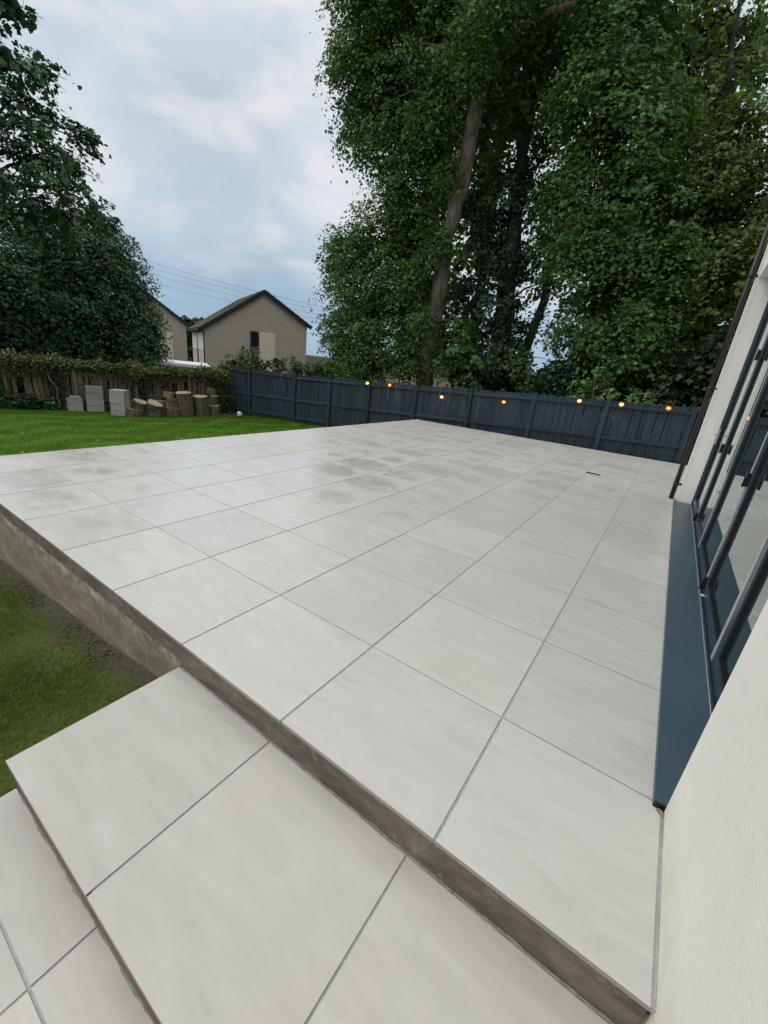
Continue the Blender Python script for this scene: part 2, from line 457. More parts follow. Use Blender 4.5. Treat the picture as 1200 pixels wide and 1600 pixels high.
M_STEM = simple("woody ivy stem", (0.09, 0.07, 0.05), (0.20, 0.16, 0.12), 9, 0.9, 0.5, 0.01)
M_BARK = simple("sycamore bark", (0.055, 0.042, 0.03), (0.22, 0.18, 0.14), 2.2, 0.92, 0.9, 0.03, stretch=(3, 3, 0.9))
M_DARKBARK = simple("dark ivy clad bark", (0.018, 0.020, 0.014), (0.045, 0.042, 0.03), 4, 0.92, 0.9, 0.03, stretch=(3, 3, 0.9))
M_LOGBARK = simple("log bark", (0.07, 0.055, 0.042), (0.21, 0.17, 0.13), 9, 0.92, 0.9, 0.012, stretch=(2, 2, 0.7), rnd=0.3)
def logface():
    t = NT("sawn log face")
    V = t.tc.outputs['Object']
    w = t.n.new('ShaderNodeTexWave'); w.wave_type = 'RINGS'; w.rings_direction = 'Z'
    t.put(w.inputs['Vector'], V); w.inputs['Scale'].default_value = 16; w.inputs['Distortion'].default_value = 2.5; w.inputs['Detail'].default_value = 3
    n = t.noise(V, 5, 5, 0.6)
    c = t.ramp(n, (0.3, (0.30, 0.24, 0.155)), (0.7, (0.50, 0.42, 0.29)))
    c = t.mix(t.math('MULTIPLY', w.outputs['Fac'], 0.25), c, (0.24, 0.17, 0.10))
    return t.done(c, 0.85, 0.2)
M_LOGFACE = logface()
M_WINFRAME = simple("plum grey window frame", (0.07, 0.07, 0.10), (0.10, 0.10, 0.13), 5, .5, 0)
M_WIRE = simple("grey cable", (0.16, 0.17, 0.19), (0.2, 0.21, 0.23), 5, .6, 0)
M_BLOCK = simple("concrete block", (0.30, 0.275, 0.26), (0.42, 0.39, 0.37), 14, 0.95, 0.5, 0.006, rnd=0.2)
def leaf_mat(name, dark, mid, light, trans=0.33, rough=0.5, rare=None):
    t = NT(name)
    r = t.attr('rnd')
    big = t.noise(t.geo.outputs['Position'], 0.55, 3, 0.6)
    c = t.ramp(r, (0.0, dark), (0.55, mid), (1.0, light))
    c = t.mix(1.0, c, t.ramp(big, (0.32, (0.72, 0.78, 0.80)), (0.68, (1.22, 1.18, 1.02))), 'MULTIPLY')
    if rare: c = t.mix(t.ramp(r, (0.965, 0.0), (0.97, 1.0)), c, rare)
    t.n.remove(t.b)
    b = t.n.new('ShaderNodeBsdfPrincipled')
    t.put(b.inputs['Base Color'], c); b.inputs['Roughness'].default_value = rough; b.inputs['Specular IOR Level'].default_value = 0.22
    tl = t.n.new('ShaderNodeBsdfTranslucent')
    t.put(tl.inputs[0], t.mix(1.0, c, (1.1, 1.3, 0.6), 'MULTIPLY'))
    m = t.n.new('ShaderNodeMixShader'); m.inputs[0].default_value = trans
    t.l.new(b.outputs[0], m.inputs[1]); t.l.new(tl.outputs[0], m.inputs[2]); t.l.new(m.outputs[0], t.out.inputs['Surface'])
    return t.m
L_SYC = leaf_mat("sycamore leaves", (0.046, 0.092, 0.030), (0.078, 0.148, 0.046), (0.125, 0.21, 0.062))
L_DARK = leaf_mat("ivy and dark leaves", (0.016, 0.036, 0.020), (0.030, 0.060, 0.030), (0.05, 0.092, 0.042), 0.12)
L_BEECH = leaf_mat("yellowish green leaves", (0.06, 0.095, 0.028), (0.11, 0.16, 0.042), (0.17, 0.22, 0.065))
L_EVER = leaf_mat("dense evergreen leaves", (0.026, 0.068, 0.032), (0.046, 0.110, 0.050), (0.08, 0.16, 0.065), 0.12)
L_SAP = leaf_mat("pale sapling leaves", (0.09, 0.16, 0.07), (0.16, 0.26, 0.10), (0.25, 0.36, 0.15))
L_HEDGE = leaf_mat("hedge leaves", (0.03, 0.055, 0.018), (0.06, 0.10, 0.032), (0.13, 0.17, 0.06))
L_DRY = leaf_mat("mixed green and dry ivy", (0.065, 0.066, 0.034), (0.10, 0.120, 0.050), (0.18, 0.22, 0.085), 0.15, rare=(0.30, 0.26, 0.16))
L_TWIG = leaf_mat("dry ivy litter", (0.035, 0.028, 0.018), (0.07, 0.055, 0.036), (0.13, 0.105, 0.07), 0.05)
L_GRASS = leaf_mat("lawn grass", (0.045, 0.105, 0.006), (0.068, 0.15, 0.010), (0.10, 0.20, 0.018), 0.3)
L_GRASS2 = leaf_mat("rough grass and moss", (0.055, 0.090, 0.010), (0.095, 0.140, 0.016), (0.16, 0.19, 0.04), 0.3, rare=(0.20, 0.17, 0.10))
def ground_mat():
    t = NT("ground")
    P = t.geo.outputs['Position']
    xy = t.xyz(P)
    n = t.noise(P, 3.0, 7, 0.65, 0.4)
    f = t.noise(P, 45, 6, 0.7)
    lawn = t.ramp(t.noise(P, 1.1, 5, 0.6), (0.3, (0.045, 0.105, 0.007)), (0.7, (0.072, 0.15, 0.013)))
    soil = t.ramp(f, (0.3, (0.045, 0.040, 0.030)), (0.7, (0.12, 0.105, 0.08)))
    rough = t.ramp(f, (0.3, (0.045, 0.070, 0.014)), (0.7, (0.085, 0.115, 0.028)))
    rough = t.mix(t.ramp(n, (0.54, 0.0), (0.70, 0.7)), rough, soil)
    # worn earth strip at the foot of the terrace
    dw = t.math('ADD', t.math('MULTIPLY', xy[1], -1.0), t.math('MULTIPLY', t.math('SUBTRACT', n, 0.5), 0.5))
    rough = t.mix(t.ramp(dw, (0.05, 1.0), (0.20, 0.0)), rough, soil)
    isl = t.ramp(t.math('ADD', xy[1], 0.0), (0.0, 0.0), (0.3, 1.0))
    isx = t.ramp(t.math('MULTIPLY', xy[0], -1.0 / 20.0), (0.345, 0.0), (0.37, 1.0))
    c = t.mix(t.math('MAXIMUM', isl, isx), rough, lawn)
    # leaf litter under the wood and scrub beyond the fences
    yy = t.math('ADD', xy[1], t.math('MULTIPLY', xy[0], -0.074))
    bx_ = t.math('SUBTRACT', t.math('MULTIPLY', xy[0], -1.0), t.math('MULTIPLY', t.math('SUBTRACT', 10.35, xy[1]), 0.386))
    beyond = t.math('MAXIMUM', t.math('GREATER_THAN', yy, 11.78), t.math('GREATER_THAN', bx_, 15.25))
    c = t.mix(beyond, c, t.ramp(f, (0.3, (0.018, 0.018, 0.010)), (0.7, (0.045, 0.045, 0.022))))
    t.bump(f, 0.6, 0.02)
    return t.done(c, 0.95, 0.1)
M_GROUND = ground_mat()

# ------------------------------------------------------------------ leaf clouds
NLEAF = [0]
def leaves_mesh(name, pos, size, mat, up_bias=0.55, droop=0.25, shape=1.0, rng=RNG, spray=None):
    N = len(pos); NLEAF[0] += N
    nrm = rng.normal(size=(N, 3)); nrm /= np.linalg.norm(nrm, axis=1)[:, None]
    if spray is not None: nrm = nrm * .55 + spray; up_bias = 0.0; nrm /= np.linalg.norm(nrm, axis=1)[:, None]
    nrm[:, 2] = np.abs(nrm[:, 2]) * (1 - up_bias) + up_bias
    nrm /= np.linalg.norm(nrm, axis=1)[:, None]
    a = rng.normal(size=(N, 3)); a[:, 2] -= droop
    a -= nrm * (a * nrm).sum(1)[:, None]; a /= np.linalg.norm(a, axis=1)[:, None] + 1e-9
    b = np.cross(nrm, a)
    s = size * rng.uniform(0.5, 1.45, N)[:, None]
    # maple-like outline folded on the midrib: base, left lobe, shoulder, tip, right ...
    T = [(-0.5, 0.0, 0.0), (-0.12, 0.52, -0.10), (0.18, 0.22, -0.03), (0.56, 0.0, -0.06), (0.18, -0.22, -0.03), (-0.12, -0.52, -0.10)]
    V = np.empty((N, 6, 3))
    for k, (u, w, h) in enumerate(T):
        V[:, k] = pos + a * (u * s) + b * (w * s * shape) + nrm * (h * s)
    idx = np.array([[0, 1, 2, 3], [0, 3, 4, 5]])
    loops = (np.arange(N)[:, None, None] * 6 + idx[None]).reshape(-1)
    me = bpy.data.meshes.new(name)
    me.vertices.add(N * 6); me.vertices.foreach_set('co', V.reshape(-1).astype(np.float32))
    me.loops.add(len(loops)); me.loops.foreach_set('vertex_index', loops.astype(np.int32))
    me.polygons.add(N * 2)
    me.polygons.foreach_set('loop_start', (np.arange(N * 2) * 4).astype(np.int32))
    at = me.attributes.new('rnd', 'FLOAT', 'FACE')
    r = rng.random(N)
    at.data.foreach_set('value', np.repeat(r, 2).astype(np.float32))
    me.update(calc_edges=True)
    me.materials.append(mat)
    return me
def crown_points(blobs, per_m2, cluster_r=0.36, leaves_per=34, shell=0.55, rng=RNG, flat=0.75, gap=0.0, gscale=0.75):
    out = []; cl = []
    for (x, y, z, r) in blobs:
        k = max(3, int(per_m2 * 3.14 * r * r / leaves_per))
        d = rng.normal(size=(k, 3)); d /= np.linalg.norm(d, axis=1)[:, None]
        rr = r * (shell + (1.08 - shell) * rng.random(k) ** 0.8)
        c = np.array([x, y, z]) + d * rr[:, None] * np.array([1, 1, 0.9])
        c += rng.normal(size=c.shape) * r * 0.07
        if gap > -1:
            nv = np.array([mnoise.noise(Vector(q * gscale)) + .5 * mnoise.noise(Vector(q * gscale * 2.7)) for q in c])
            keep = nv > gap - .32
            c = c[keep]; d = d[keep]; k = len(c)
            if k == 0: continue
        cr_ = cluster_r * rng.uniform(0.6, 1.35, k)
        # each spray is a shallow drooping fan facing up and outwards
        sn = d * .75 + np.array([0, 0, .8]) + rng.normal(size=(k, 3)) * .25
        sn /= np.linalg.norm(sn, axis=1)[:, None]
        q = rng.normal(size=(k, leaves_per, 3)) * (cr_[:, None, None] * .72)
        dist = (q * sn[:, None, :]).sum(2)
        q -= sn[:, None, :] * (dist * .72)[..., None]
        rad = np.linalg.norm(q, axis=2)
        q[..., 2] -= rad ** 2 / np.maximum(cr_, .05)[:, None] * .35
        out.append((c[:, None, :] + q).reshape(-1, 3)); cl.append(np.repeat(sn, leaves_per, axis=0))
    return np.concatenate(out), np.concatenate(cl)
def limb(tree, trunk_pts, blob, mat, r0=0.09):
    x, y, z, r = blob
    tgt = Vector((x, y, z))
    best = min((Vector(p) for p in trunk_pts), key=lambda q: (q - tgt).length + (4.0 if q.z > z - 0.3 * r else 0.0))
    mid = best.lerp(tgt, 0.5) + Vector((random.uniform(-.2, .2), random.uniform(-.2, .2), 0.25 * (tgt - best).length * 0.5))
    m = MB()
    m.tube([best, best.lerp(mid, 0.5) + Vector((0, 0, .05)), mid, mid.lerp(tgt, .55), tgt], [r0, r0 * .8, r0 * .6, r0 * .4, r0 * .15], 6)
    for k in range(5):
        d = Vector((random.gauss(0, 1), random.gauss(0, 1), random.gauss(.1, .6))).normalized() * r * .95
        s = mid.lerp(tgt, random.uniform(0.3, 1.0))
        m.tube([s, s.lerp(tgt + d, .5) + Vector((0, 0, .08)), tgt + d], [r0 * .35, r0 * .22, r0 * .06], 4, cap=False)
    m.build('limb', mat, tree)
def refine(pts, radii, n=4, wig=0.06):
    P = [Vector(p) for p in pts]; op, orr = [], []
    for i in range(len(P) - 1):
        for k in range(n):
            t = k / n
            op.append(P[i].lerp(P[i + 1], t) + Vector((random.uniform(-wig, wig), random.uniform(-wig, wig), 0)) * (0 if (i == 0 and k == 0) else 1))
            orr.append(radii[i] * (1 - t) + radii[i + 1] * t)
    op.append(P[-1]); orr.append(radii[-1])
    return op, orr
def tree(name, label, cat, trunk, radii, blobs, leafm, bark, dens=520, lsize=0.17, group=None, limb_r=0.09, extra_trunks=(), kw={}, limbs=True, zbase=None):
    t = empty(name, (trunk[0][0], trunk[0][1], trunk[0][2]) if trunk else (blobs[0][0], blobs[0][1], zbase or 0))
    tag(t, label, cat, group)
    off = -Vector(t.location)
    kids = []
    tp = []
    for pts, rad in ([(trunk, radii)] if trunk else []) + list(extra_trunks):
        p, r = refine(pts, rad)
        m = MB(); m.tube(p, r, 12, wob=0.06)
        kids.append(m.build('trunk', bark, t)); tp += p
    n0 = set(COL.objects)
    if limbs and tp:
        for b in blobs: limb(t, tp, b, bark, limb_r * .75 * (0.6 + 0.4 * min(1.5, b[3])))
        kids += [o for o in COL.objects if o not in n0]
    P, SN = crown_points(blobs, dens, **kw)
    me = leaves_mesh('crown', P, lsize, leafm, spray=SN)
    kids.append(link('crown', me, None, t))
    for k in kids: k.matrix_parent_inverse = Matrix.Translation(off)
    return t

# ------------------------------------------------------------------ ground
def smooth(a, b, x):
    t = np.clip((x - a) / (b - a), 0, 1); return t * t * (3 - 2 * t)
def ground_z(x, y):
    x = np.asarray(x, float); y = np.asarray(y, float)
    zx = np.interp(x, [-60, -18, -14, -8, -5.1, -3.2, -2.0, -1.6, 3.0], [-1.6, -1.12, -1.1, -0.98, -0.757, -0.597, -0.455, -0.42, -0.42])
    back = np.interp(x, [-18, -14, -10.3, -6.4, 0.7, 6], [-1.12, -1.08, -0.97, -0.82, -0.52, -0.45])
    k = smooth(7.0, 12.0, y)
    z = zx * (1 - k) + back * k
    far = smooth(20, 60, np.hypot(x, y))
    return z * (1 - far) + (-1.6) * far
def build_ground():
    xs = np.concatenate([[-1500, -600, -250, -120, -70, -45, -32], np.arange(-26, 4.01, 0.25), [6, 10, 20, 50, 150, 600, 1500]])
    ys = np.concatenate([[-1500, -500, -150, -50, -20, -10, -6], np.arange(-4, 16.01, 0.25), [18, 22, 30, 45, 70, 120, 300, 800, 1500]])
    X, Y = np.meshgrid(xs, ys)
    Z = ground_z(X, Y)
    for i in range(Z.shape[0]):
        for j in range(Z.shape[1]):
            if abs(X[i, j]) < 30 and abs(Y[i, j]) < 30:
                Z[i, j] += 0.012 * math.sin(X[i, j] * 5.1 + 2 * math.sin(Y[i, j] * 2.3)) + random.uniform(-.006, .006)
            if X[i, j] > 0.3 : Z[i, j] -= 0.3
            if X[i, j] > -1.6 and Y[i, j] < 0.3 : Z[i, j] = min(Z[i, j], -0.47)
            if X[i, j] > -6.2 and 0.3 < Y[i, j] < 10.2: Z[i, j] = min(Z[i, j], -0.3) - 0.1
    nx, ny = len(xs), len(ys)
    V = np.stack([X, Y, Z], -1).reshape(-1, 3)
    F = [(j * nx + i, j * nx + i + 1, (j + 1) * nx + i + 1, (j + 1) * nx + i) for j in range(ny - 1) for i in range(nx - 1)]
    me = bpy.data.meshes.new('ground'); me.from_pydata(V.tolist(), [], F); me.update()
    for p in me.polygons: p.use_smooth = True
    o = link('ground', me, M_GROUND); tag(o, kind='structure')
build_ground()

# ------------------------------------------------------------------ terrace
def far_line():      # a x + b y <= c : the far edge runs slightly askew
    x0, y0, x1, y1 = -6.4, 10.68, 0.72, 11.50
    dx, dy = x1 - x0, y1 - y0
    return (-dy, dx, -dy * x0 + dx * y0)
FA, FB, FC = far_line()
terrace = empty('patio', (0, 0, 0)); tag(terrace, kind='structure')
def place_slab(parent, x0, x1, y0, y1, z, jx=0.0054, jy=0.0043, cl=None, mat=None):
    poly = [(x0 + jx, y0 + jy), (x1 - jx, y0 + jy), (x1 - jx, y1 - jy), (x0 + jx, y1 - jy)]
    full = True
    if cl:
        p2 = clip(poly, *cl)
        if len(p2) < 3: return
        full = (len(p2) == 4 and p2 == poly); poly = p2
    cx, cy = (x0 + x1) / 2, (y0 + y1) / 2
    key = (round(x1 - x0, 3), round(y1 - y0, 3)) if full else None
    if key: key += (mat is not None,)
    me = SLABS.get(key) if key else None
    if me is None:
        m = MB(); m.prism([(x - cx, y - cy) for x, y in poly], -0.02, 0.0, 0.0012)
        me = m.mesh('slab')
        if key: SLABS[key] = me
    o = link('slab', me, mat or M_SLAB, parent, (cx, cy, z + random.uniform(-.0006, .0006)))
    return o
SLABS = {}
rows = [(-0.012, 0.703)] + [(0.703 + 0.8 * k, 1.503 + 0.8 * k) for k in range(14)]
for i in range(-8, 2):
    for (y0, y1) in rows:
        x0, x1 = (i * 0.8, i * 0.8 + 0.8)
        if i == 0 and y1 < 7.6: x1 = 0.682
        if i == 1 and y0 < 7.0: continue
        if i == 1: x0, x1, y0 = 0.8, 1.6, max(y0, 7.46)
        if i == -8: x0 = -6.408
        place_slab(terrace, x0, x1, y0, y1, 0.0, cl=(FA, FB, FC))
m = MB()
base_poly = clip(clip([(-6.385, 0.012), (0.675, 0.012), (0.675, 7.5), (1.58, 7.5), (1.58, 12), (-6.385, 12)], FA, FB, FC - 0.16), 1, 0, 1.58)
m.prism(base_poly, -0.0205 - 0.035, -0.0040)
m.prism(clip([(-6.39, -.0045), (0.675, -.0045), (0.675, .011), (-6.39, .011)], FA, FB, FC), -0.0204, -0.0042)
m.box(0.6765, 0.6876, -0.006, 0.668, -0.02, -0.0015)
m.build('grout_bed', M_GROUT, terrace)
m = MB()
wall_poly = clip([(-6.39, 0.004), (1.57, 0.004), (1.57, 12), (-6.39, 12)], FA, FB, FC - 0.13)
m.prism(wall_poly, -1.4, -0.0565)
base = m.build('retaining_wall', M_BASE, terrace)
# upper band of the riser, a touch proud and darker, with a ragged lower lip
def ragged_band(x0, x1, y, ztop, zlow, depth, mat, name, parent, amp=0.008, step=0.035, axis='x'):
    n = max(2, int((x1 - x0) / step))
    bm = bmesh.new(); top, low, tb, lb = [], [], [], []
    for k in range(n + 1):
        u = x0 + (x1 - x0) * k / n
        d = depth * (1 + random.uniform(-.12, .12)); zl = zlow + random.uniform(-amp, amp)
        top.append(bm.verts.new((u, y - d, ztop))); low.append(bm.verts.new((u, y - d * 0.9, zl)))
        tb.append(bm.verts.new((u, y + .02, ztop))); lb.append(bm.verts.new((u, y + .02, zl)))
    for k in range(n):
        bm.faces.new((low[k], low[k + 1], top[k + 1], top[k]))
        bm.faces.new((lb[k], lb[k + 1], low[k + 1], low[k]))
        bm.faces.new((top[k], top[k + 1], tb[k + 1], tb[k]))
    bmesh.ops.recalc_face_normals(bm, faces=bm.faces)
    me = bpy.data.meshes.new(name); bm.to_mesh(me); bm.free()
    for p in me.polygons: p.use_smooth = False
    return link(name, me, mat, parent)
ragged_band(-6.39, 0.675, 0.004, -0.0212, -0.135, 0.007, M_RISER, 'riser', terrace)
ragged_band(-1.63, 0.672, 0.004, -0.136, -0.20, 0.004, M_RISER, 'riser', terrace, amp=0.0)

def steps():
    st = empty('garden_steps', (-0.5, -0.4, -0.36)); tag(st, kind='structure')
    inv = Matrix.Translation((0.5, 0.4, 0.36))
    kids = []
    zt = -0.18
    xs = [-1.648, -0.872, -0.092, 0.684]
    for a, b in zip(xs[:-1], xs[1:]):
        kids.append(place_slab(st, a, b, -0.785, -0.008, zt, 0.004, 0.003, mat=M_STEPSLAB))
    m = MB(); m.box(-1.63, 0.68, -0.765, 0.0, zt - 0.06, zt - 0.005); kids.append(m.build('grout_bed', M_GROUT, st))
    kids.append(ragged_band(-1.632, 0.68, -0.765, zt - 0.0212, -0.352, 0.006, M_BRICKRISER, 'riser', st, amp=0.004))
    m = MB(); m.box(-1.628, 0.675, -0.764, 0.0, -0.7, zt - 0.0605); kids.append(m.build('step_core', M_BRICKRISER, st))
    # mortar squeezed along the foot of each riser
    for (y, z, x0, x1) in ((-0.004, zt, -1.62, 0.68), (-0.772, -0.36, -1.60, 0.68)):
        bm = bmesh.new(); n = int((x1 - x0) / 0.02); pr = None
        for k in range(n + 1):
            u = x0 + (x1 - x0) * k / n
            w = .0015 + max(0, .016 * (mnoise.noise(Vector((u * 7, y * 5, 0))) * (.4 + mnoise.noise(Vector((u * 41, 2, 0)))) + .25 * random.random())); h = .003 + max(0, .012 * mnoise.noise(Vector((u * 14, 3, z))))
            q = (bm.verts.new((u, y, z - .002)), bm.verts.new((u, y - w, z + .0008)), bm.verts.new((u, y - w * .4, z + h * .7)), bm.verts.new((u, y + .002, z + h)))
            if pr:
                for i in range(3): bm.faces.new((pr[i], q[i], q[i + 1], pr[i + 1]))
            pr = q
        bmesh.ops.recalc_face_normals(bm, faces=bm.faces)
        me = bpy.data.meshes.new('mortar_fillet'); bm.to_mesh(me); bm.free()
        kids.append(link('mortar_fillet', me, M_MORTAR, st))
    for k in kids: k.matrix_parent_inverse = inv
    return st
steps()
lower = empty('lower_path', (0, 0, 0)); tag(lower, kind='structure')
lx = [-1.652, -0.866, -0.066, 0.684]
ly = [(-0.962, -0.768), (-1.762, -0.962), (-2.562, -1.762), (-3.362, -2.562)]
for a, b in zip(lx[:-1], lx[1:]):
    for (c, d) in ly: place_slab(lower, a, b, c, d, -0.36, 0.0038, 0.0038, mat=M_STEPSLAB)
m = MB(); m.box(-1.64, 0.68, -3.35, -0.77, -0.42, -0.364); m.build('grout_bed', M_GROUT, lower)
m = MB(); m.box(-1.63, 0.675, -3.34, -0.775, -0.7, -0.4205); m.build('concrete_base', M_BASE, lower)

# small channel drain cover let into the terrace
dr = empty('drain_cover', (-0.682, 7.745, 0.0), -0.0); tag(dr, 'small black rectangular drain cover lying in the pale patio', 'drain cover')
m = MB()
m.box(-.125, .125, -.05, -.042, .0008, .006); m.box(-.125, .125, .042, .05, .0008, .006)
m.box(-.125, -.117, -.042, .042, .0008, .006); m.box(.117, .125, -.042, .042, .0008, .006); m.build('frame', M_BLACK, dr)
m = MB()
for k in range(9): m.box(-.112 + k * .0255, -.094 + k * .0255, -.0415, .0415, .001, .005)
m.build('grating', M_BLACK, dr)
m = MB(); m.box(-.1165, .1165, -.0415, .0415, .0004, .0012); m.build('sump', M_BLACK, dr)

# ------------------------------------------------------------------ the house with its folding doors
WX = 0.688
house = empty('house', (2.5, 3.0, 0.0))
tag(house, 'white rendered house wall with slate blue folding glass doors', 'house')
hinv = Matrix.Translation((-2.5, -3.0, 0))
def hpart(name, m, mat, parent=house):
    o = m.build(name, mat, parent)
    if parent is house: o.matrix_parent_inverse = hinv
    return o
Y0, Y1, ZH = 0.672, 6.80, 3.16
m = MB()
m.box(WX, WX + .30, -5.0, Y0, -0.8, 5.2)
m.box(WX, WX + .30, Y1, 7.46, -0.8, 5.2)
m.box(WX, WX + .30, Y0, Y1, ZH, 5.2)
m.box(WX + .30, 7.0, 7.16, 7.46, -0.8, 5.2)
m.box(WX + .30, 7.0, -5.0, -4.7, -0.8, 5.2)
m.box(6.7, 7.0, -4.7, 7.16, -0.8, 5.2)
hpart('wall', m, M_WALL)
m = MB(); m.box(WX - .35, 7.3, -5.3, 7.76, 5.205, 5.40); hpart('roof', m, M_BLACK)
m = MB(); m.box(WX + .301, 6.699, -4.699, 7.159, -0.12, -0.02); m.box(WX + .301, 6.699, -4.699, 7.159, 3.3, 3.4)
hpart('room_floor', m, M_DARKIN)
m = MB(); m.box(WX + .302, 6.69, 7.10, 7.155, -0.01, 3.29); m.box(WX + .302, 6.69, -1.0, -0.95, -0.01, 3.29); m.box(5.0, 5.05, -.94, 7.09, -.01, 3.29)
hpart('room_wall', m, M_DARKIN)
# corner beads on the reveal edges
m = MB(); m.box(WX - .003, WX + .012, Y1 - .0035, Y1 + .006, 0.03, ZH); hpart('corner_bead', m, M_WHITE)
# sealant line where slab meets wall
m = MB(); m.tube([(WX - .002, -0.01, .001), (WX - .003, .2, .002), (WX - .002, .4, .001), (WX - .003, .66, .002)], .0035, 6, wob=.25); hpart('sealant_line', m, M_GROUT)
# sill
sill = empty('sill', (0, 0, 0)); sill.parent = house; sill.matrix_parent_inverse = hinv
m = MB()
m.box(0.646, 0.868, Y0 + .008, Y1 + .04, 0.012, 0.030, 0.002)
m.box(0.646, 0.6485, Y0 + .008, Y1 + .04, 0.0012, 0.0125)
m.build('sill_pan', M_SILL, sill)
m = MB(); m.box(0.648, 0.70, Y0 + .0015, Y0 + .0075, 0.001, 0.0305, 0.001); m.build('end_cap', M_BLACK, sill)
m = MB(); m.tube([(.665, Y0 - .004, .003), (.672, Y0 - .012, .004), (.684, Y0 - .02, .004), (.69, Y0 - .03, .004)], [.007, .010, .009, .005], 6, wob=.3); m.build('mortar_dab', M_MORTAR, sill)
# track
m = MB()
m.box(0.870, 0.965, Y0 + .002, Y1 - .002, 0.024, 0.044)
m.box(0.870, 0.878, Y0 + .002, Y1 - .002, 0.044, 0.056)
m.box(0.900, 0.906, Y0 + .002, Y1 - .002, 0.044, 0.052)
m.build('door_track', M_FRAME, sill)
m = MB(); m.box(0.8685, 0.8698, Y0 + .004, Y1 - .004, 0.030, 0.0405); m.build('track_trim', M_STEEL, sill)
# outer frame
m = MB()
m.box(0.870, 0.965, Y0 + .001, Y0 + .058, 0.0565, ZH - .001)
m.box(0.870, 0.965, Y1 - .058, Y1 - .001, 0.0565, ZH - .001)
m.box(0.870, 0.965, Y0 + .0585, Y1 - .0585, ZH - .075, ZH - .001)
hpart('door_frame', m, M_FRAME)
# five leaves
N = 5; ya, yb = Y0 + .060, Y1 - .060; W = (yb - ya) / N
leaf_meshes = None
for k in range(N):
    d = empty('door', (0.885, ya + k * W, 0.060)); d.parent = house; d.matrix_parent_inverse = hinv
    g = 0.003
    if leaf_meshes is None:
        m = MB(); S = .072; T = .066; H = ZH - .078 - .062
        m.box(0, T, g, S, 0, H, .0015); m.box(0, T, W - S, W - g, 0, H, .0015)
        m.box(0, T, S + .0005, W - S - .0005, 0, .085, .0015); m.box(0, T, S + .0005, W - S - .0005, H - .085, H, .0015)
        mf = m.mesh('door_leaf_frame')
        m = MB()
        for (a, b, c, e) in ((S, S + .012, .085, H - .085), (W - S - .012, W - S, .085, H - .085), (S + .012, W - S - .012, .085, .097), (S + .012, W - S - .012, H - .097, H - .085)):
            m.box(.012, .030, a + .0006, b - .0006, c + .0006, e - .0006)
        mg = m.mesh('glazing_bead')
        m = MB(); m.box(.026, .040, S + .004, W - S - .004, .089, H - .089); mp_ = m.mesh('pane')
        leaf_meshes = (mf, mg, mp_)
    link('leaf_frame', leaf_meshes[0], M_FRAME, d)
    link('glazing_bead', leaf_meshes[1], M_BLACK, d)
    link('pane', leaf_meshes[2], M_GLASS, d)
    m = MB(); m.box(-.0022, -.0002, .004, .062, .012, H - .012, .0008); m.build('reflection_strip', M_STILEREFL, d)  # added strip, its colour imitates the bright reflection along the stile
    if k in (2, 4):
        for hz in (.02, 0.92, 2.0, 2.90):
            m = MB(); m.box(-.020, 0.0, -.018, .018, hz, hz + .105, .003)
            m.tube([(-.024, 0, hz - .008), (-.024, 0, hz + .113)], .009, 8)
            m.build('hinge', M_BLACK, d)
    if k == 4:
        m = MB(); m.box(-.012, 0, W - .055, W - .025, .92, 1.14, .003); m.tube([(-.014, W - .04, 1.05), (-.05, W - .04, 1.05), (-.05, W - .16, 1.05)], .009, 8); m.build('handle', M_STEEL, d)
m = MB(); m.sphere((.885, 3.02, .062), .020, 12, 8, (1, 1.3, .35)); hpart('door_roller_cap', m, M_STEEL)

# rain pipe, clips
pipe = empty('downpipe', (0.60, 7.02, 0.0)); tag(pipe, 'dark brown rainwater downpipe clipped to the far end of the white wall', 'drainpipe')
m = MB(); m.tube([(0.008, 0, .012), (0.008, 0, 5.15)], .034, 16); m.build('pipe', M_PIPE, pipe)
for z in (.24, 1.72, 3.2, 4.6):
    m = MB(); m.tube([(.008, 0, z), (.008, 0, z + .035)], .040, 16); m.box(.04, .0868, -.045, .045, z + .004, z + .030, .003); m.build('clip', M_PIPE, pipe)

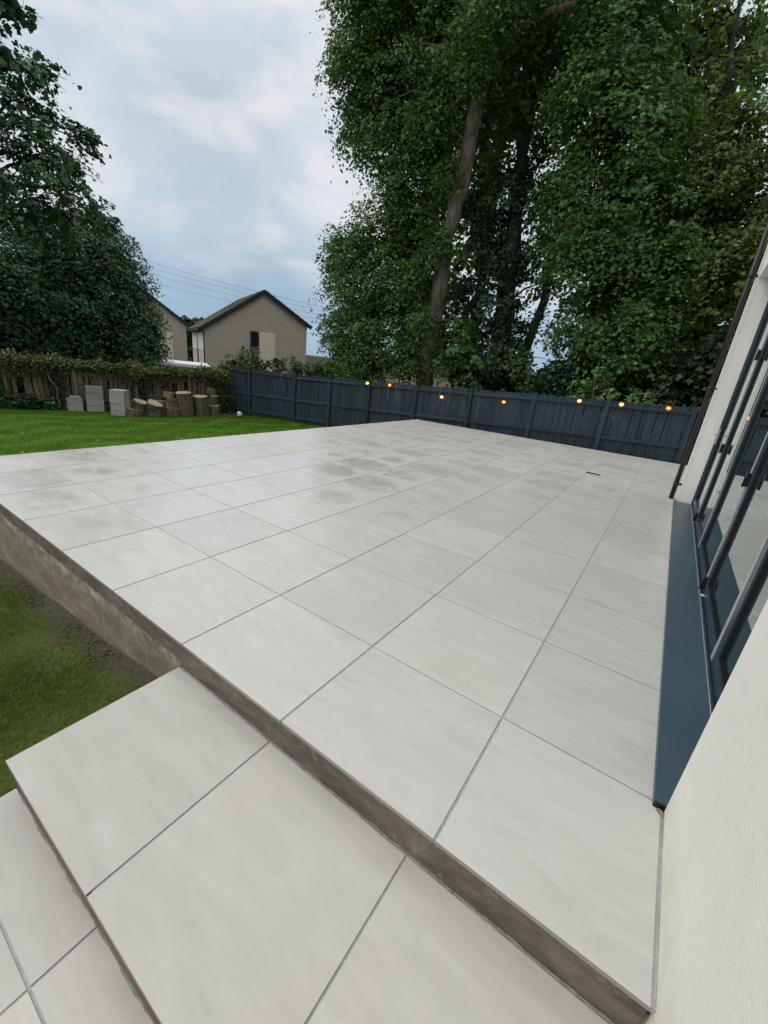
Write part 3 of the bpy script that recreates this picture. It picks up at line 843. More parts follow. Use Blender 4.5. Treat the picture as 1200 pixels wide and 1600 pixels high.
# ------------------------------------------------------------------ slate blue fence
def fence():
    P0, P1 = Vector((-14.55, 10.05)), Vector((-12.14, 10.85))
    posts = [(P1.x, P1.y)] + [(-10.42, 10.98), (-8.70, 11.11), (-6.88, 11.24), (-5.00, 11.38), (-3.12, 11.52), (-1.25, 11.66), (0.68, 11.80)]
    posts = [(-15.0, 9.95), (-14.05, 10.22)] + posts
    tops = [0.82, 0.80, 0.79, 0.86, 0.92, 1.01, 1.10, 1.20, 1.28, 1.345]
    f = empty('garden_fence', (-6.9, 11.3, -0.9)); tag(f, 'slate blue painted timber fence behind the patio and lawn', 'fence')
    inv = Matrix.Translation((6.9, -11.3, 0.9))
    def add(o): o.matrix_parent_inverse = inv; return o
    pm = MB(); pm.box(-.05, .05, -.05, .05, -.05, 1.93, .006); pm.prism([(-.055, -.055), (.055, -.055), (.055, .055), (-.055, .055)], 1.93, 1.945)
    pm = pm.mesh('post')
    bms = []
    for v in range(4):
        b = MB(); vv = b.box(-.0505, .0505, -.009, .009, 0, 1.74 + v * .004, .002)
        bms.append(b.mesh('board'))
    for i, ((x, y), zt) in enumerate(zip(posts, tops)):
        nb = posts[min(i + 1, len(posts) - 1)]; pb = posts[max(0, i - 1)]
        a = math.atan2(nb[1] - pb[1], nb[0] - pb[0])
        if i > 0:
            o = add(link('post', pm, M_FENCE, f, (x, y, zt - 1.90))); o.rotation_euler = (random.uniform(-.01, .01), random.uniform(-.01, .01), a)
        if i == len(posts) - 1: break
        (x2, y2), z2 = posts[i + 1], tops[i + 1]
        L = math.hypot(x2 - x, y2 - y); a = math.atan2(y2 - y, x2 - x); sl = (z2 - zt) / L
        d = Vector(((x2 - x) / L, (y2 - y) / L)); nrm = Vector((d.y, -d.x))   # towards the patio
        for dz, hh in ((-0.16, .075), (-1.0, .075), (-1.68, .07)):
            m = MB()
            x0l, x1l = .052, L - .052
            r0, r1 = dz + sl * x0l, dz + sl * x1l
            vs_ = []
            for (xx, zz) in ((x0l, r0), (x1l, r1)):
                for (yy, z3) in ((-.030, 0), (.014, 0), (.014, hh), (-.030, hh * .8)):
                    vs_.append(m.bm.verts.new((xx, yy, zz + z3)))
            for q in ((0, 1, 2, 3), (7, 6, 5, 4), (0, 4, 5, 1), (1, 5, 6, 2), (2, 6, 7, 3), (3, 7, 4, 0)): m.bm.faces.new([vs_[k] for k in q])
            add(m.build('rail', M_FENCE, f, (x, y, zt), a))
        nb_ = max(1, round((L - .02) / 0.106))
        for k in range(nb_):
            u = (k + .5) * L / nb_
            c = Vector((x, y)) + d * u - nrm * .026
            top = zt + sl * u - .0 + random.uniform(-.012, .012)
            o = add(link('board', random.choice(bms), M_FENCE, f, (c.x, c.y, top - 1.745), None))
            o.rotation_euler = (random.uniform(-.004, .004), random.uniform(-.012, .012), a)
    return f
fence()
# lamps on the fence
def bulb_mat(name, core, rim, s):
    t = NT(name); t.n.remove(t.b)
    z = t.xyz(t.tc.outputs['Object'])[2]
    e = t.n.new('ShaderNodeEmission'); t.put(e.inputs[0], t.ramp(t.math('ADD', t.math('MULTIPLY', z, 9.0), 0.5), (0.15, rim), (0.55, core), (0.95, rim)))
    e.inputs[1].default_value = s
    t.l.new(e.outputs[0], t.out.inputs['Surface']); return t.m
B_OR = bulb_mat("amber lamp glow", (1.0, 0.42, 0.06), (1.0, 0.10, 0.005), 2.4)
B_YE = bulb_mat("yellow lamp glow", (1.0, 0.75, 0.16), (1.0, 0.33, 0.01), 2.4)
B_WH = bulb_mat("warm white lamp glow", (1.0, 0.66, 0.34), (1.0, 0.22, 0.03), 2.6)
lamps = [(-8.72, 10.985, .86, B_YE, 'small lit amber lamp on the blue fence, farthest from the house'),
         (-7.83, 11.055, .90, B_OR, 'second small lit lamp from the lawn end, deep orange, near the fence top'),
         (-5.90, 11.195, .76, B_WH, 'small lit lamp hung lowest on the blue fence below the maple sapling'),
         (-3.93, 11.345, .87, B_OR, 'lone orange lamp on the fence between the middle two posts'),
         (-1.92, 11.495, 1.17, B_WH, 'pale warm white lamp on the fence top under the pale sapling'),
         (-0.91, 11.565, 1.22, B_YE, 'yellow lamp on the fence top, second from the house'),
         (0.12, 11.645, 1.27, B_OR, 'red orange lamp on the fence top nearest to the downpipe')]
cap_me = None
for (x, y, z, mt, lab) in lamps:
    l = empty('fence_lamp', (x, y, z)); tag(l, lab, 'lamp', 'lit lamps along the blue fence')
    if cap_me is None:
        m = MB(); m.tube([(0, 0, .035), (0, 0, .075)], [.028, .020], 10); m.tube([(0, 0, .07), (0, .03, .085), (0, .10, .085)], .006, 6); cap_me = m.mesh('lamp_holder')
    link('lamp_holder', cap_me, M_BLACK, l)
    m = MB(); m.sphere((0, 0, 0), .052, 14, 10, (1.0, .9, .95)); m.build('bulb', mt, l)
    m = MB(); m.tube([(0, 0, -.043), (.0, 0, -.05)], [.012, .004], 8); m.build('bulb_tip', M_BLACK, l)
wire = MB()
xs_ = [(-10.42, 10.90, .98)] + [(a, b, c + .085) for a, b, c, *_ in lamps] + [(0.66, 11.70, 1.40)]
pts = []
for a, b in zip(xs_[:-1], xs_[1:]):
    for k in range(8):
        t = k / 8; p = Vector(a).lerp(Vector(b), t); p.z -= 0.10 * math.sin(math.pi * t); pts.append(p)
pts.append(Vector(xs_[-1])); wire.tube(pts, .005, 4)
tag(wire.build('lamp_cable', M_BLACK), 'thin black cable looping from lamp to lamp along the blue fence', 'cable')

# ------------------------------------------------------------------ old weathered fence
def oldfence():
    A, B = Vector((-15.10, 10.35)), Vector((-18.75, 0.9))
    f = empty('old_fence', (-16.9, 5.6, -1.1)); tag(f, 'weathered brown board fence overgrown with ivy behind the lawn', 'fence')
    inv = Matrix.Translation((16.9, -5.6, 1.1))
    d = (B - A).normalized(); L = (B - A).length; nr = Vector((-d.y, d.x))
    if nr.x < 0: nr = -nr
    a = math.atan2(d.y, d.x)
    ms = []
    for v in range(5):
        m = MB(); w = random.uniform(.055, .07); m.box(-w, w, -.010, .010, 0, 1.42 + .02 * v, .003); ms.append(m.mesh('board'))
    u = .08
    while u < L:
        if random.random() > .05:
            p = A + d * u
            o = link('board', random.choice(ms), M_OLDWOOD, f, (p.x, p.y, float(ground_z(p.x, p.y)) + .02 + random.uniform(-.02, .02)))
            o.rotation_euler = (random.gauss(0, .012), random.gauss(0, .02), a); o.matrix_parent_inverse = inv
        u += random.choice((.132, .138, .142, .155))
    k = 0
    while k * 1.83 < L + .1:
        p = A + d * min(L, k * 1.83) + nr * .06
        m = MB(); m.box(-.05, .05, -.05, .05, -.1, 1.52, .006); o = m.build('post', M_OLDWOOD, f, (p.x, p.y, float(ground_z(p.x, p.y))), a); o.matrix_parent_inverse = inv
        k += 1
    for z in (.30, 1.18):
        for q in range(k - 1):
            p = A + d * (q * 1.83) + nr * .03
            m = MB(); m.box(0.05, 1.78, -.018, .018, 0, .085, .004); o = m.build('rail', M_OLDWOOD, f, (p.x, p.y, float(ground_z(p.x, p.y)) + z), a); o.matrix_parent_inverse = inv
    # ivy along the top
    iv = empty('ivy', (-16.9, 5.6, -1.1)); tag(iv, 'matted green and dry ivy spilling over the top of the old fence', 'ivy')
    m = MB()
    for k in range(190):
        u = random.uniform(.1, L); p = A + d * u + nr * random.uniform(.02, .14); z = random.uniform(.40, .62)
        pts = [Vector((p.x, p.y, z))]
        for j in range(7):
            pts.append(pts[-1] + Vector((random.gauss(0, .05), random.gauss(0, .09), -random.uniform(.02, .16))))
        m.tube(pts, [.012, .012, .010, .009, .008, .007, .006, .004], 4, cap=False)
    for u0 in (L * .78, L * .80, L * .83, L * .60, L * .12, L * .40):
        p = A + d * u0 + nr * .12; z0 = float(ground_z(p.x, p.y))
        pts = [Vector((p.x, p.y, z0))]
        for j in range(8): pts.append(pts[-1] + Vector((random.gauss(0, .05), random.gauss(0, .10), .20)))
        m.tube(pts, [.05, .045, .04, .035, .03, .028, .02, .016, .012], 6)
    o = m.build('stems', M_STEM, iv); o.matrix_parent_inverse = inv
    rng = np.random.default_rng(5)
    n = 24000
    u = rng.uniform(-.1, L + .3, n)
    thick = 0.075 + .05 * np.sin(u * 2.1) + .05 * np.sin(u * 5.3 + 1) + .03 * np.sin(u * 11.0)
    top = 0.50 + .035 * np.sin(u * 1.3)
    s = rng.normal(size=n) * .16 + .04
    z = top + rng.normal(size=n) * np.maximum(.035, thick * .75) - np.abs(s) * .35
    hang = rng.random(n) < .30
    z = np.where(hang, top - rng.random(n) ** 1.5 * (.30 + .30 * (np.sin(u * 1.7 + 2) > .3)), z)
    s = np.where(hang, np.abs(s) * .6 + .04, s)
    P = np.stack([A.x + d.x * u + nr.x * s, A.y + d.y * u + nr.y * s, z], 1)
    o = link('foliage', leaves_mesh('foliage', P, .065, L_DRY, rng=rng), None, iv); o.matrix_parent_inverse = inv
    n = 26000
    u = rng.uniform(-.1, L + .3, n); s = -rng.uniform(.10, .55, n); z = rng.uniform(-1.15, .48, n)
    P = np.stack([A.x + d.x * u + nr.x * s, A.y + d.y * u + nr.y * s, z], 1)
    o = link('foliage', leaves_mesh('foliage', P, .10, L_DARK, rng=rng), None, iv); o.matrix_parent_inverse = inv
    n = 26000
    u = rng.uniform(-.1, L + .3, n); z = .50 - rng.random(n) ** 1.1 * 1.45
    ph = np.sin(u * 2.3 + .6) + .6 * np.sin(u * 5.1 + 2.0) + .35 * np.sin(u * 9.7)
    win = ((u > 3.9) & (u < 5.6) & (z < .12) & (z > -.55))
    k = (ph + rng.normal(size=n) * .5 > .45 + (0.35 - z) * .75) & ~win
    u, z = u[k], z[k]; s_ = rng.uniform(.02, .12, len(u))
    P = np.stack([A.x + d.x * u + nr.x * s_, A.y + d.y * u + nr.y * s_, z], 1)
    o = link('foliage', leaves_mesh('foliage', P, .055, L_TWIG, rng=rng), None, iv); o.matrix_parent_inverse = inv
    # dark ivy bush clothing the left part and the corner by the blue fence
    def clump(name, label, cat, cl, mat, ls, dens, rr=.12):
        t = empty(name, (cl[0][0], cl[0][1], float(ground_z(cl[0][0], cl[0][1])))); tag(t, label, cat)
        P, _ = crown_points(cl, dens, cluster_r=rr, leaves_per=18, shell=.45, rng=rng)
        P = P[P[:, 2] > ground_z(P[:, 0], P[:, 1])]
        o = link('foliage', leaves_mesh('foliage', P, ls, mat, rng=rng), None, t); o.matrix_parent_inverse = Matrix.Translation(-t.location)
        m = MB()
        for c in cl:
            for j in range(4):
                b0 = Vector((t.location.x + random.uniform(-.1, .1), t.location.y + random.uniform(-.1, .1), t.location.z - .03)); e = Vector(c[:3]) + Vector((random.gauss(0, .3), random.gauss(0, .3), random.gauss(0, .2))) * c[3]
                m.tube([b0, b0.lerp(e, .5) + Vector((0, 0, .05)), e], [.014, .010, .004], 4, cap=False)
        o = m.build('stems', M_STEM, t); o.matrix_parent_inverse = Matrix.Translation(-t.location)
    clump('ivy_bush', 'dark leafy bush at the foot of the old fence, left of the blocks', 'bush',
          [(-18.15, 2.5, -.62, .52), (-18.0, 2.0, -.2, .45), (-17.75, 3.3, -.85, .38), (-17.4, 3.95, -.80, .34), (-17.2, 4.35, -.90, .24), (-18.0, 2.9, -.05, .40), (-17.9, 3.2, -.35, .36), (-18.1, 2.3, .2, .3)], L_EVER, .085, 2200)
    clump('corner_ivy', 'dark ivy hanging in the corner where old and blue fences meet', 'ivy',
          [(-15.0, 10.0, .15, .36), (-14.95, 9.95, -.35, .30), (-15.0, 9.85, -.75, .25), (-15.2, 9.5, .3, .28), (-15.1, 10.2, .45, .3)], L_HEDGE, .07, 1700)
oldfence()

# ------------------------------------------------------------------ blocks, logs, ball
def gz(x, y): return float(ground_z(x, y))
BA = math.radians(68)
def block(x, y, z, rz, label, dims=(.44, .215, .215)):
    a, b, c = dims
    m = MB(); m.box(-a / 2, a / 2, -b / 2, b / 2, 0, c, .004)
    o = m.build('concrete_block', M_BLOCK, None, (x, y, z), rz)
    tag(o, label, 'concrete block', 'grey concrete blocks stacked on the lawn')
bx = [(-16.55, 4.93), (-16.05, 5.30), (-15.28, 5.95)]
h = .212
def zb(x, y, n): return gz(x, y) + .005 + n * (h + .004)
x, y = -16.75, 5.02
block(x, y, zb(x, y, 0), BA, 'bottom grey block of the low left stack')
block(x, y, zb(x, y, 1), BA + .03, 'grey block in the second course of the low left stack')
block(x + .02, y + .02, zb(x, y, 2), BA + .06, 'thin grey block crowning the low left stack', (.30, .2, .07))
x, y = -16.62, 5.60
names = ['bottom', 'second from bottom', 'third from bottom', 'top']
for k in range(4): block(x + .01 * (k % 2), y, zb(x, y, k) , BA + .02 * k - .03, f'{names[k]} grey block of the tall middle stack against the old fence', (.50, .40, .208))
x, y = -15.50, 5.92
for k in range(4): block(x, y + .01 * (k % 2), zb(x, y, k), BA - .5 + .015 * k, f'{names[k]} grey block of the tall stack nearest the logs', (.46, .42, .212))
def log(x, y, z, r, hgt, tilt, az, label, seg=14):
    o = empty('log', (x, y, z)); tag(o, label, 'log', 'sawn log rounds piled on the lawn')
    tilt += .05; o.rotation_euler = (tilt * math.cos(az), tilt * math.sin(az), random.uniform(0, 3))
    ang = [2 * math.pi * k / seg for k in range(seg)]
    rr = [r * (1 + .09 * math.sin(3 * a + x * 9) + .06 * math.sin(2 * a + y * 7) + .05 * random.uniform(-1, 1)) for a in ang]
    bm = bmesh.new(); rings = []
    for t in (0, .33, .66, 1):
        rings.append([bm.verts.new((q * math.cos(a) * (1 + random.uniform(-.02, .02)), q * math.sin(a) * (1 + random.uniform(-.02, .02)), hgt * t)) for a, q in zip(ang, rr)])
    for r0, r1 in zip(rings[:-1], rings[1:]):
        for k in range(seg): bm.faces.new((r0[k], r0[(k + 1) % seg], r1[(k + 1) % seg], r1[k]))
    me = bpy.data.meshes.new('bark'); bm.to_mesh(me); bm.free(); link('bark', me, M_LOGBARK, o)
    m = MB(); m.prism([(q * .975 * math.cos(a), q * .975 * math.sin(a)) for a, q in zip(ang, rr)], -.002, hgt - .004 + .008); m.build('cut_face', M_LOGFACE, o)
LOGS = [(a - .17, b - .52, *q) for a, b, *q in [(-15.10, 6.72, 0, .30, .24, .10, 1.2, 'flat wide log round next to the tallest block stack'),
        (-15.18, 6.98, .26, .22, .26, .30, .6, 'short log with a pale tilted face resting on the flat wide round'),
        (-14.98, 7.40, 0, .25, .30, .04, 2.0, 'squat log round with another split piece on top of it'),
        (-14.98, 7.40, .31, .26, .17, .36, .9, 'split pale wedge of log lying on the squat round'),
        (-15.20, 7.85, .0, .20, .50, .05, 2.0, 'rough log half hidden at the back of the pile'),
        (-14.86, 8.02, 0, .22, .32, .03, .4, 'low log round in the middle of the pile'),
        (-14.88, 8.02, .33, .21, .30, .05, 1.4, 'log standing on the low middle round'),
        (-14.96, 7.98, .64, .19, .20, .10, 3.0, 'small top log of the middle column'),
        (-14.76, 8.50, 0, .29, .86, .05, 4.9, 'tall thick upright log with a pale tan top'),
        (-14.70, 9.08, 0, .26, .74, .07, 4.7, 'upright log with an orange tan top right of the tall thick one'),
        (-14.78, 9.66, 0, .24, .38, .04, 1.0, 'low round log at the right end of the pile'),
        (-14.82, 9.68, .39, .18, .36, .12, .3, 'middle log of the right end column'),
        (-14.90, 9.64, .76, .15, .26, .14, 2.2, 'small log topping the right end column')]]
for x, y, dz, r, hh, tl, az, lab in LOGS: log(x, y, gz(x, y) + dz, r, hh, tl, az, lab)
t = NT("football leather")
v = t.n.new('ShaderNodeTexVoronoi'); t.put(v.inputs['Vector'], t.tc.outputs['Object']); v.inputs['Scale'].default_value = 9
t.done(t.ramp(v.outputs['Distance'], (0.25, (0.25, 0.26, 0.28)), (0.4, (0.75, 0.75, 0.74))), .4)
m = MB(); m.sphere((0, 0, 0), .11, 20, 14)
tag(m.build('football', t.m, None, (-14.05, 9.72, gz(-14.05, 9.72) + .125)), 'white football on the lawn where it meets the blue fence', 'ball')

# ------------------------------------------------------------------ grass
def grass(name, x0, x1, y0, y1, n, hgt, wid, mat, keep=None, seed=3, lean=.5):
    rng = np.random.default_rng(seed)
    X = rng.uniform(x0, x1, n); Y = rng.uniform(y0, y1, n)
    if keep is not None:
        k = keep(X, Y, rng); X, Y = X[k], Y[k]
    n = len(X); Z = ground_z(X, Y) - .006
    a = rng.uniform(0, 6.283, n); h = hgt * rng.uniform(.45, 1.25, n); w = wid * rng.uniform(.7, 1.3, n)
    lx, ly = rng.normal(size=n) * lean * h, rng.normal(size=n) * lean * h
    V = np.empty((n, 3, 3))
    V[:, 0] = np.stack([X - np.cos(a) * w / 2, Y - np.sin(a) * w / 2, Z], 1)
    V[:, 1] = np.stack([X + np.cos(a) * w / 2, Y + np.sin(a) * w / 2, Z], 1)
    V[:, 2] = np.stack([X + lx, Y + ly, Z + h], 1)
    me = bpy.data.meshes.new(name)
    me.vertices.add(n * 3); me.vertices.foreach_set('co', V.reshape(-1).astype(np.float32))
    me.loops.add(n * 3); me.loops.foreach_set('vertex_index', np.arange(n * 3, dtype=np.int32))
    me.polygons.add(n); me.polygons.foreach_set('loop_start', (np.arange(n) * 3).astype(np.int32))
    at = me.attributes.new('rnd', 'FLOAT', 'FACE'); at.data.foreach_set('value', rng.random(n).astype(np.float32))
    me.update(calc_edges=True); me.materials.append(mat)
    o = link(name, me); tag(o, kind='stuff'); return o
from mathutils import noise as mnoise
def near_keep(X, Y, rng):
    f = np.array([mnoise.noise(Vector((a * 2.2, b * 2.2, 0))) for a, b in zip(X, Y)])
    edge = np.clip((-Y - .05) / .20, 0, 1)
    return rng.random(len(X)) < np.clip(.80 + f * 1.2, .10, 1) * (.12 + .88 * edge)
o = grass('rough_grass', -6.5, -1.66, -1.6, -0.03, 190000, .034, .0040, L_GRASS2, near_keep, 4, .8)
o['label'] = 'short mossy grass with bare soil at the foot of the terrace wall'
def lawn_keep(X, Y, rng):
    return (X < -6.45) & (X > -18.2)
o = grass('lawn_grass', -18.2, -6.45, -1.0, 11.0, 150000, .045, .011, L_GRASS, lawn_keep, 6, .5)
o['label'] = 'bright mown lawn between the patio and the old fence'
# soil crumbs at the foot of the terrace
rng = np.random.default_rng(9)
m = MB()
for k in range(300):
    x = rng.uniform(-5.2, -1.7); y = -abs(rng.normal()) * .12 - .02; s = rng.uniform(.004, .016)
    r = bmesh.ops.create_icosphere(m.bm, subdivisions=1, radius=s)
    bmesh.ops.scale(m.bm, vec=(1, rng.uniform(.6, 1.2), .6), verts=r['verts']); bmesh.ops.translate(m.bm, vec=(x, y, gz(x, y) + .002), verts=r['verts'])
M_CRUMB = simple("soil crumbs", (0.035, 0.028, 0.02), (0.11, 0.095, 0.075), 12, .95, .4, rnd=.2)
tag(m.build('soil_crumbs', M_CRUMB), 'loose crumbs of soil and mortar along the terrace wall', kind='stuff')
m = MB()
for k in range(520):
    t_ = rng.random(); x = -15.35 + .35 * t_ + abs(rng.normal()) * .22 + rng.normal() * .05; y = 5.9 + 4.2 * t_; s = rng.uniform(.012, .05)
    a = rng.uniform(0, 3.14); z = gz(x, y) + .012
    c_, s_ = math.cos(a) * s, math.sin(a) * s
    m.tube([(x - c_, y - s_, z), (x, y, z + rng.uniform(.005, .03)), (x + c_, y + s_, z + rng.uniform(0, .02))], [s * .15, s * .35, s * .1], 4)
tag(m.build('wood_chips', M_LOGBARK), 'bark flakes and chips strewn around the log pile', kind='stuff')
# fallen pale leaves on the lawn
m = MB()
for k in range(46):
    x = rng.uniform(-15.5, -7); y = rng.uniform(1.5, 9.5); a = rng.uniform(0, 6); s = rng.uniform(.03, .06); z = gz(x, y) + .035
    q = [(x + s * math.cos(a + b) * c, y + s * math.sin(a + b) * c, z + rng.uniform(0, .015)) for b, c in ((0, 1), (1.4, .6), (3.1, 1), (4.6, .6))]
    m.quad(*q)
M_FALL = simple("fallen leaf", (0.20, 0.22, 0.07), (0.34, 0.33, 0.15), 9, .8, 0)
tag(m.build('fallen_leaves', M_FALL), 'pale fallen leaves scattered on the lawn', kind='stuff')

# ------------------------------------------------------------------ trees
BL = {
'syc_main': [(-11.9, 13.5, 12.21, 1.42), (-11.96, 13.5, 10.95, 1.31), (-11.99, 13.0, 9.52, 0.77), (-10.84, 14.5, 12.23, 1.78), (-10.22, 14.0, 10.14, 1.67), (-10.51, 13.5, 8.73, 1.13), (-9.45, 14.0, 7.66, 1.42), (-10.26, 13.5, 6.5, 1.3), (-11.84, 13.2, 5.46, 1.05), (-11.3, 13.5, 4.17, 1.49), (-11.57, 13.2, 2.7, 1.18), (-9.6, 13.6, 4.73, 1.5), (-9.78, 13.4, 2.7, 1.45), (-10.94, 13.2, 1.52, 1.0), (-8.24, 13.6, 2.35, 0.83), (-8.89, 14.5, 12.24, 1.45), (-8.4, 13.3, 10.29, 0.8), (-11.65, 13.5, 13.49, 1.47), (-9.75, 14.0, 13.39, 1.61), (-10.0, 14.5, 6.56, 1.23), (-7.75, 12.9, 5.49, 0.55), (-7.9, 12.8, 3.3, .45), (-7.3, 12.9, 9.9, .6), (-7.7, 12.9, 7.4, .45), (-7.3, 12.9, 11.2, .8), (-6.2, 12.9, 11.0, .7), (-8.6, 13.0, 8.9, .8), (-8.4, 12.9, 6.4, .6), (-8.5, 12.9, 4.6, .5), (-8.2, 12.8, 1.6, .5)],
'ivy': [(-5.61, 14.5, 2.16, 1.12), (-5.84, 14.5, 3.86, 0.95), (-5.98, 14.6, 5.47, 0.8), (-6.94, 14.8, 6.92, 0.89), (-6.24, 14.8, 7.41, 0.73), (-6.93, 14.8, 4.42, 0.76)],
'syc_mid': [(-7.45, 15.5, 11.96, 1.78), (-7.32, 15.5, 10.28, 1.3), (-6.01, 15.5, 10.21, 1.66), (-7.01, 15.5, 8.83, 1.07), (-5.6, 16.0, 8.83, 1.31), (-5.36, 15.0, 11.21, 1.53), (-6.72, 15.0, 12.98, 1.92), (-4.76, 15.5, 4.85, 0.81), (-4.75, 16.0, 3.24, 0.82), (-4.37, 14.6, 2.27, 0.9), (-5.1, 15.6, 5.7, .8), (-5.6, 15.8, 7.2, .8), (-4.7, 15.8, 1.6, .8)],
'syc_right': [(-3.64, 13.5, 9.39, 1.43), (-2.78, 13.5, 7.91, 1.44), (-3.33, 13.8, 6.79, 1.37), (-2.14, 13.5, 6.14, 1.39), (-2.67, 13.5, 5.1, 1.37), (-1.4, 13.5, 4.59, 1.32), (-2.51, 13.8, 3.64, 1.31), (-1.31, 13.5, 3.13, 1.32), (-2.78, 14.0, 2.36, 1.13), (-1.52, 13.6, 1.98, 0.96), (-0.5, 13.4, 2.5, 1.07), (-3.42, 14.0, 10.61, 1.16), (-3.89, 14.3, 6.19, 0.98), (-4.49, 14.0, 11.76, 1.52)],
'beech': [(-1.9, 15.0, 8.81, 1.06), (-0.75, 14.5, 7.33, 1.21), (-0.23, 14.5, 7.79, 0.97), (-0.64, 14.5, 6.02, 1.31), (0.26, 14.0, 6.09, 1.0), (-0.3, 14.0, 4.37, 1.22), (0.62, 13.5, 4.42, 1.05), (-0.01, 13.8, 2.9, 1.06), (0.77, 13.5, 3.08, 0.92), (-0.01, 15.0, 8.48, 0.6), (-2.52, 15.0, 9.88, 0.7), (0.77, 14.0, 6.45, 0.93), (0.7, 13.5, 1.96, 0.69), (-0.54, 15.0, 9.72, 0.42), (-1.81, 15.0, 10.88, 0.49), (-0.97, 15.0, 10.66, 0.54), (1.9, 14.0, 5.0, 1.5), (2.2, 14.0, 7.6, 1.5), (2.4, 13.8, 2.6, 1.4)],
'left_dense': [(-24.12, 6.39, 4.18, 2.16), (-23.55, 8.07, 4.56, 1.76), (-23.3, 6.51, 2.26, 2.2), (-23.24, 8.83, 3.43, 1.84), (-24.11, 10.57, 4.32, 1.28), (-23.93, 10.94, 2.63, 1.26), (-23.85, 11.1, 1.26, 1.09), (-23.23, 8.86, 1.37, 1.79), (-23.16, 6.93, 0.63, 1.73), (-22.94, 5.07, 0.49, 1.58), (-24.19, 10.39, 0.53, 1.53), (-23.08, 4.49, 2.62, 2.22), (-23.98, 9.02, 5.82, 1.02), (-24.23, 10.31, 5.52, 0.94), (-23.6, 3.0, 3.6, 2.0), (-23.4, 2.6, 1.0, 2.0)],
'left_high': [(-18.24, 5.1, 7.79, 0.79), (-18.06, 5.6, 7.37, 0.88), (-18.16, 5.32, 6.32, 1.09), (-18.59, 6.34, 6.58, 1.07), (-18.36, 4.7, 4.98, 1.2), (-19.41, 6.28, 5.37, 1.13), (-19.75, 7.46, 5.75, 0.91), (-20.24, 8.2, 5.69, 0.56), (-18.42, 6.76, 7.5, 0.51), (-18.26, 7.13, 7.62, 0.39), (-18.51, 4.2, 6.26, 1.32), (-17.93, 5.97, 8.61, 0.54), (-18.05, 5.62, 8.62, 0.57), (-18.6, 3.6, 7.9, 1.2)],
'overhang': [(-7.64, 1.74, 5.12, 0.16), (-7.56, 1.92, 5.14, 0.13), (-7.66, 1.64, 5.13, 0.17), (-8.07, 1.68, 4.84, 0.11), (-8.08, 1.73, 4.78, 0.08), (-7.84, 1.45, 4.87, 0.31)],
}
tree('sycamore_tree', 'tall sycamore with bare leaning trunk behind the blue fence', 'tree',
     [(-7.9, 13.4, -1.0), (-7.84, 13.4, 1.91), (-7.78, 13.4, 3.85), (-7.67, 13.4, 5.82), (-7.39, 13.4, 7.75), (-7.21, 13.4, 9.64), (-7.2, 13.6, 11.48), (-7.23, 13.8, 13.5)],
     [.36, .31, .28, .26, .24, .22, .18, .10], BL['syc_main'], L_SYC, M_BARK, dens=1350, lsize=.096, kw=dict(gap=.0, cluster_r=.32),
     extra_trunks=[([(-7.2, 13.5, 10.3), (-6.5, 13.4, 10.75), (-5.94, 13.3, 10.86), (-4.67, 13.0, 10.69)], [.15, .12, .10, .06])])
tree('ivy_clad_tree', 'dark tree thickly clad in ivy right of the leaning trunk', 'tree',
     [(-5.2, 14.6, -1.0), (-5.59, 14.6, 3.04), (-5.83, 14.8, 5.51), (-6.05, 15.0, 7.45), (-6.31, 15.2, 10.0)], [.42, .34, .28, .2, .1],
     BL['ivy'], L_DARK, M_DARKBARK, dens=1000, lsize=.11, kw=dict(gap=.05, cluster_r=.25),
     extra_trunks=[([(-5.0, 14.9, .4), (-4.9, 15.2, 2.27), (-4.59, 15.4, 4.23), (-4.67, 15.6, 6.05), (-4.9, 15.6, 8.8)], [.2, .17, .14, .12, .06])])
tree('middle_tree', 'slender tree with gaps of sky through its crown in the middle of the wood', 'tree',
     [(-6.3, 16.5, -1.0), (-6.5, 16.4, 4.0), (-6.6, 16.0, 8.0), (-6.4, 15.8, 12.5)], [.25, .2, .15, .08],
     BL['syc_mid'], L_SYC, M_DARKBARK, dens=560, lsize=.12, kw=dict(gap=.2, gscale=1.2, cluster_r=.30))
tree('broad_tree', 'broad full crowned tree whose foliage reaches down to the fence', 'tree',
     [(-1.83, 14.2, -1.0), (-2.69, 14.2, 5.21), (-3.26, 14.2, 8.33), (-3.6, 14.2, 11.5)], [.3, .24, .18, .08],
     [b for b in BL['syc_right'] if b[2] > 2.6], L_SYC, M_DARKBARK, dens=1350, lsize=.096, kw=dict(gap=.07, cluster_r=.32))
tree('yellowish_tree', 'yellow green tree beside the house wall', 'tree',
     [(0.9, 14.8, -1.0), (-0.11, 14.8, 5.24), (-0.8, 14.8, 8.14), (-1.2, 14.8, 10.8)], [.25, .18, .12, .05],
     [b for b in BL['beech'] if b[2] > 3.2], L_BEECH, M_DARKBARK, dens=900, lsize=.10, kw=dict(gap=.2, gscale=1.1, cluster_r=.30))
for b, lb in (((-2.78, 14.2, 1.5, 1.1), 'dark undergrowth bush behind the fence left of the pale sapling'), ((-1.0, 14.4, 1.7, 1.2), 'dark undergrowth bush behind the low pale shrub'), ((0.9, 14.6, 2.1, 1.3), 'dark undergrowth bush beside the downpipe corner')):
    tree('undergrowth_bush', lb, 'bush', [(b[0], b[1], -1.0), (b[0], b[1], b[2])], [.06, .03], [b, (b[0] + .4, b[1] + .3, b[2] - 1.2, b[3])], L_DARK, M_DARKBARK, dens=700, lsize=.12, kw=dict(gap=-.1), limb_r=.03)
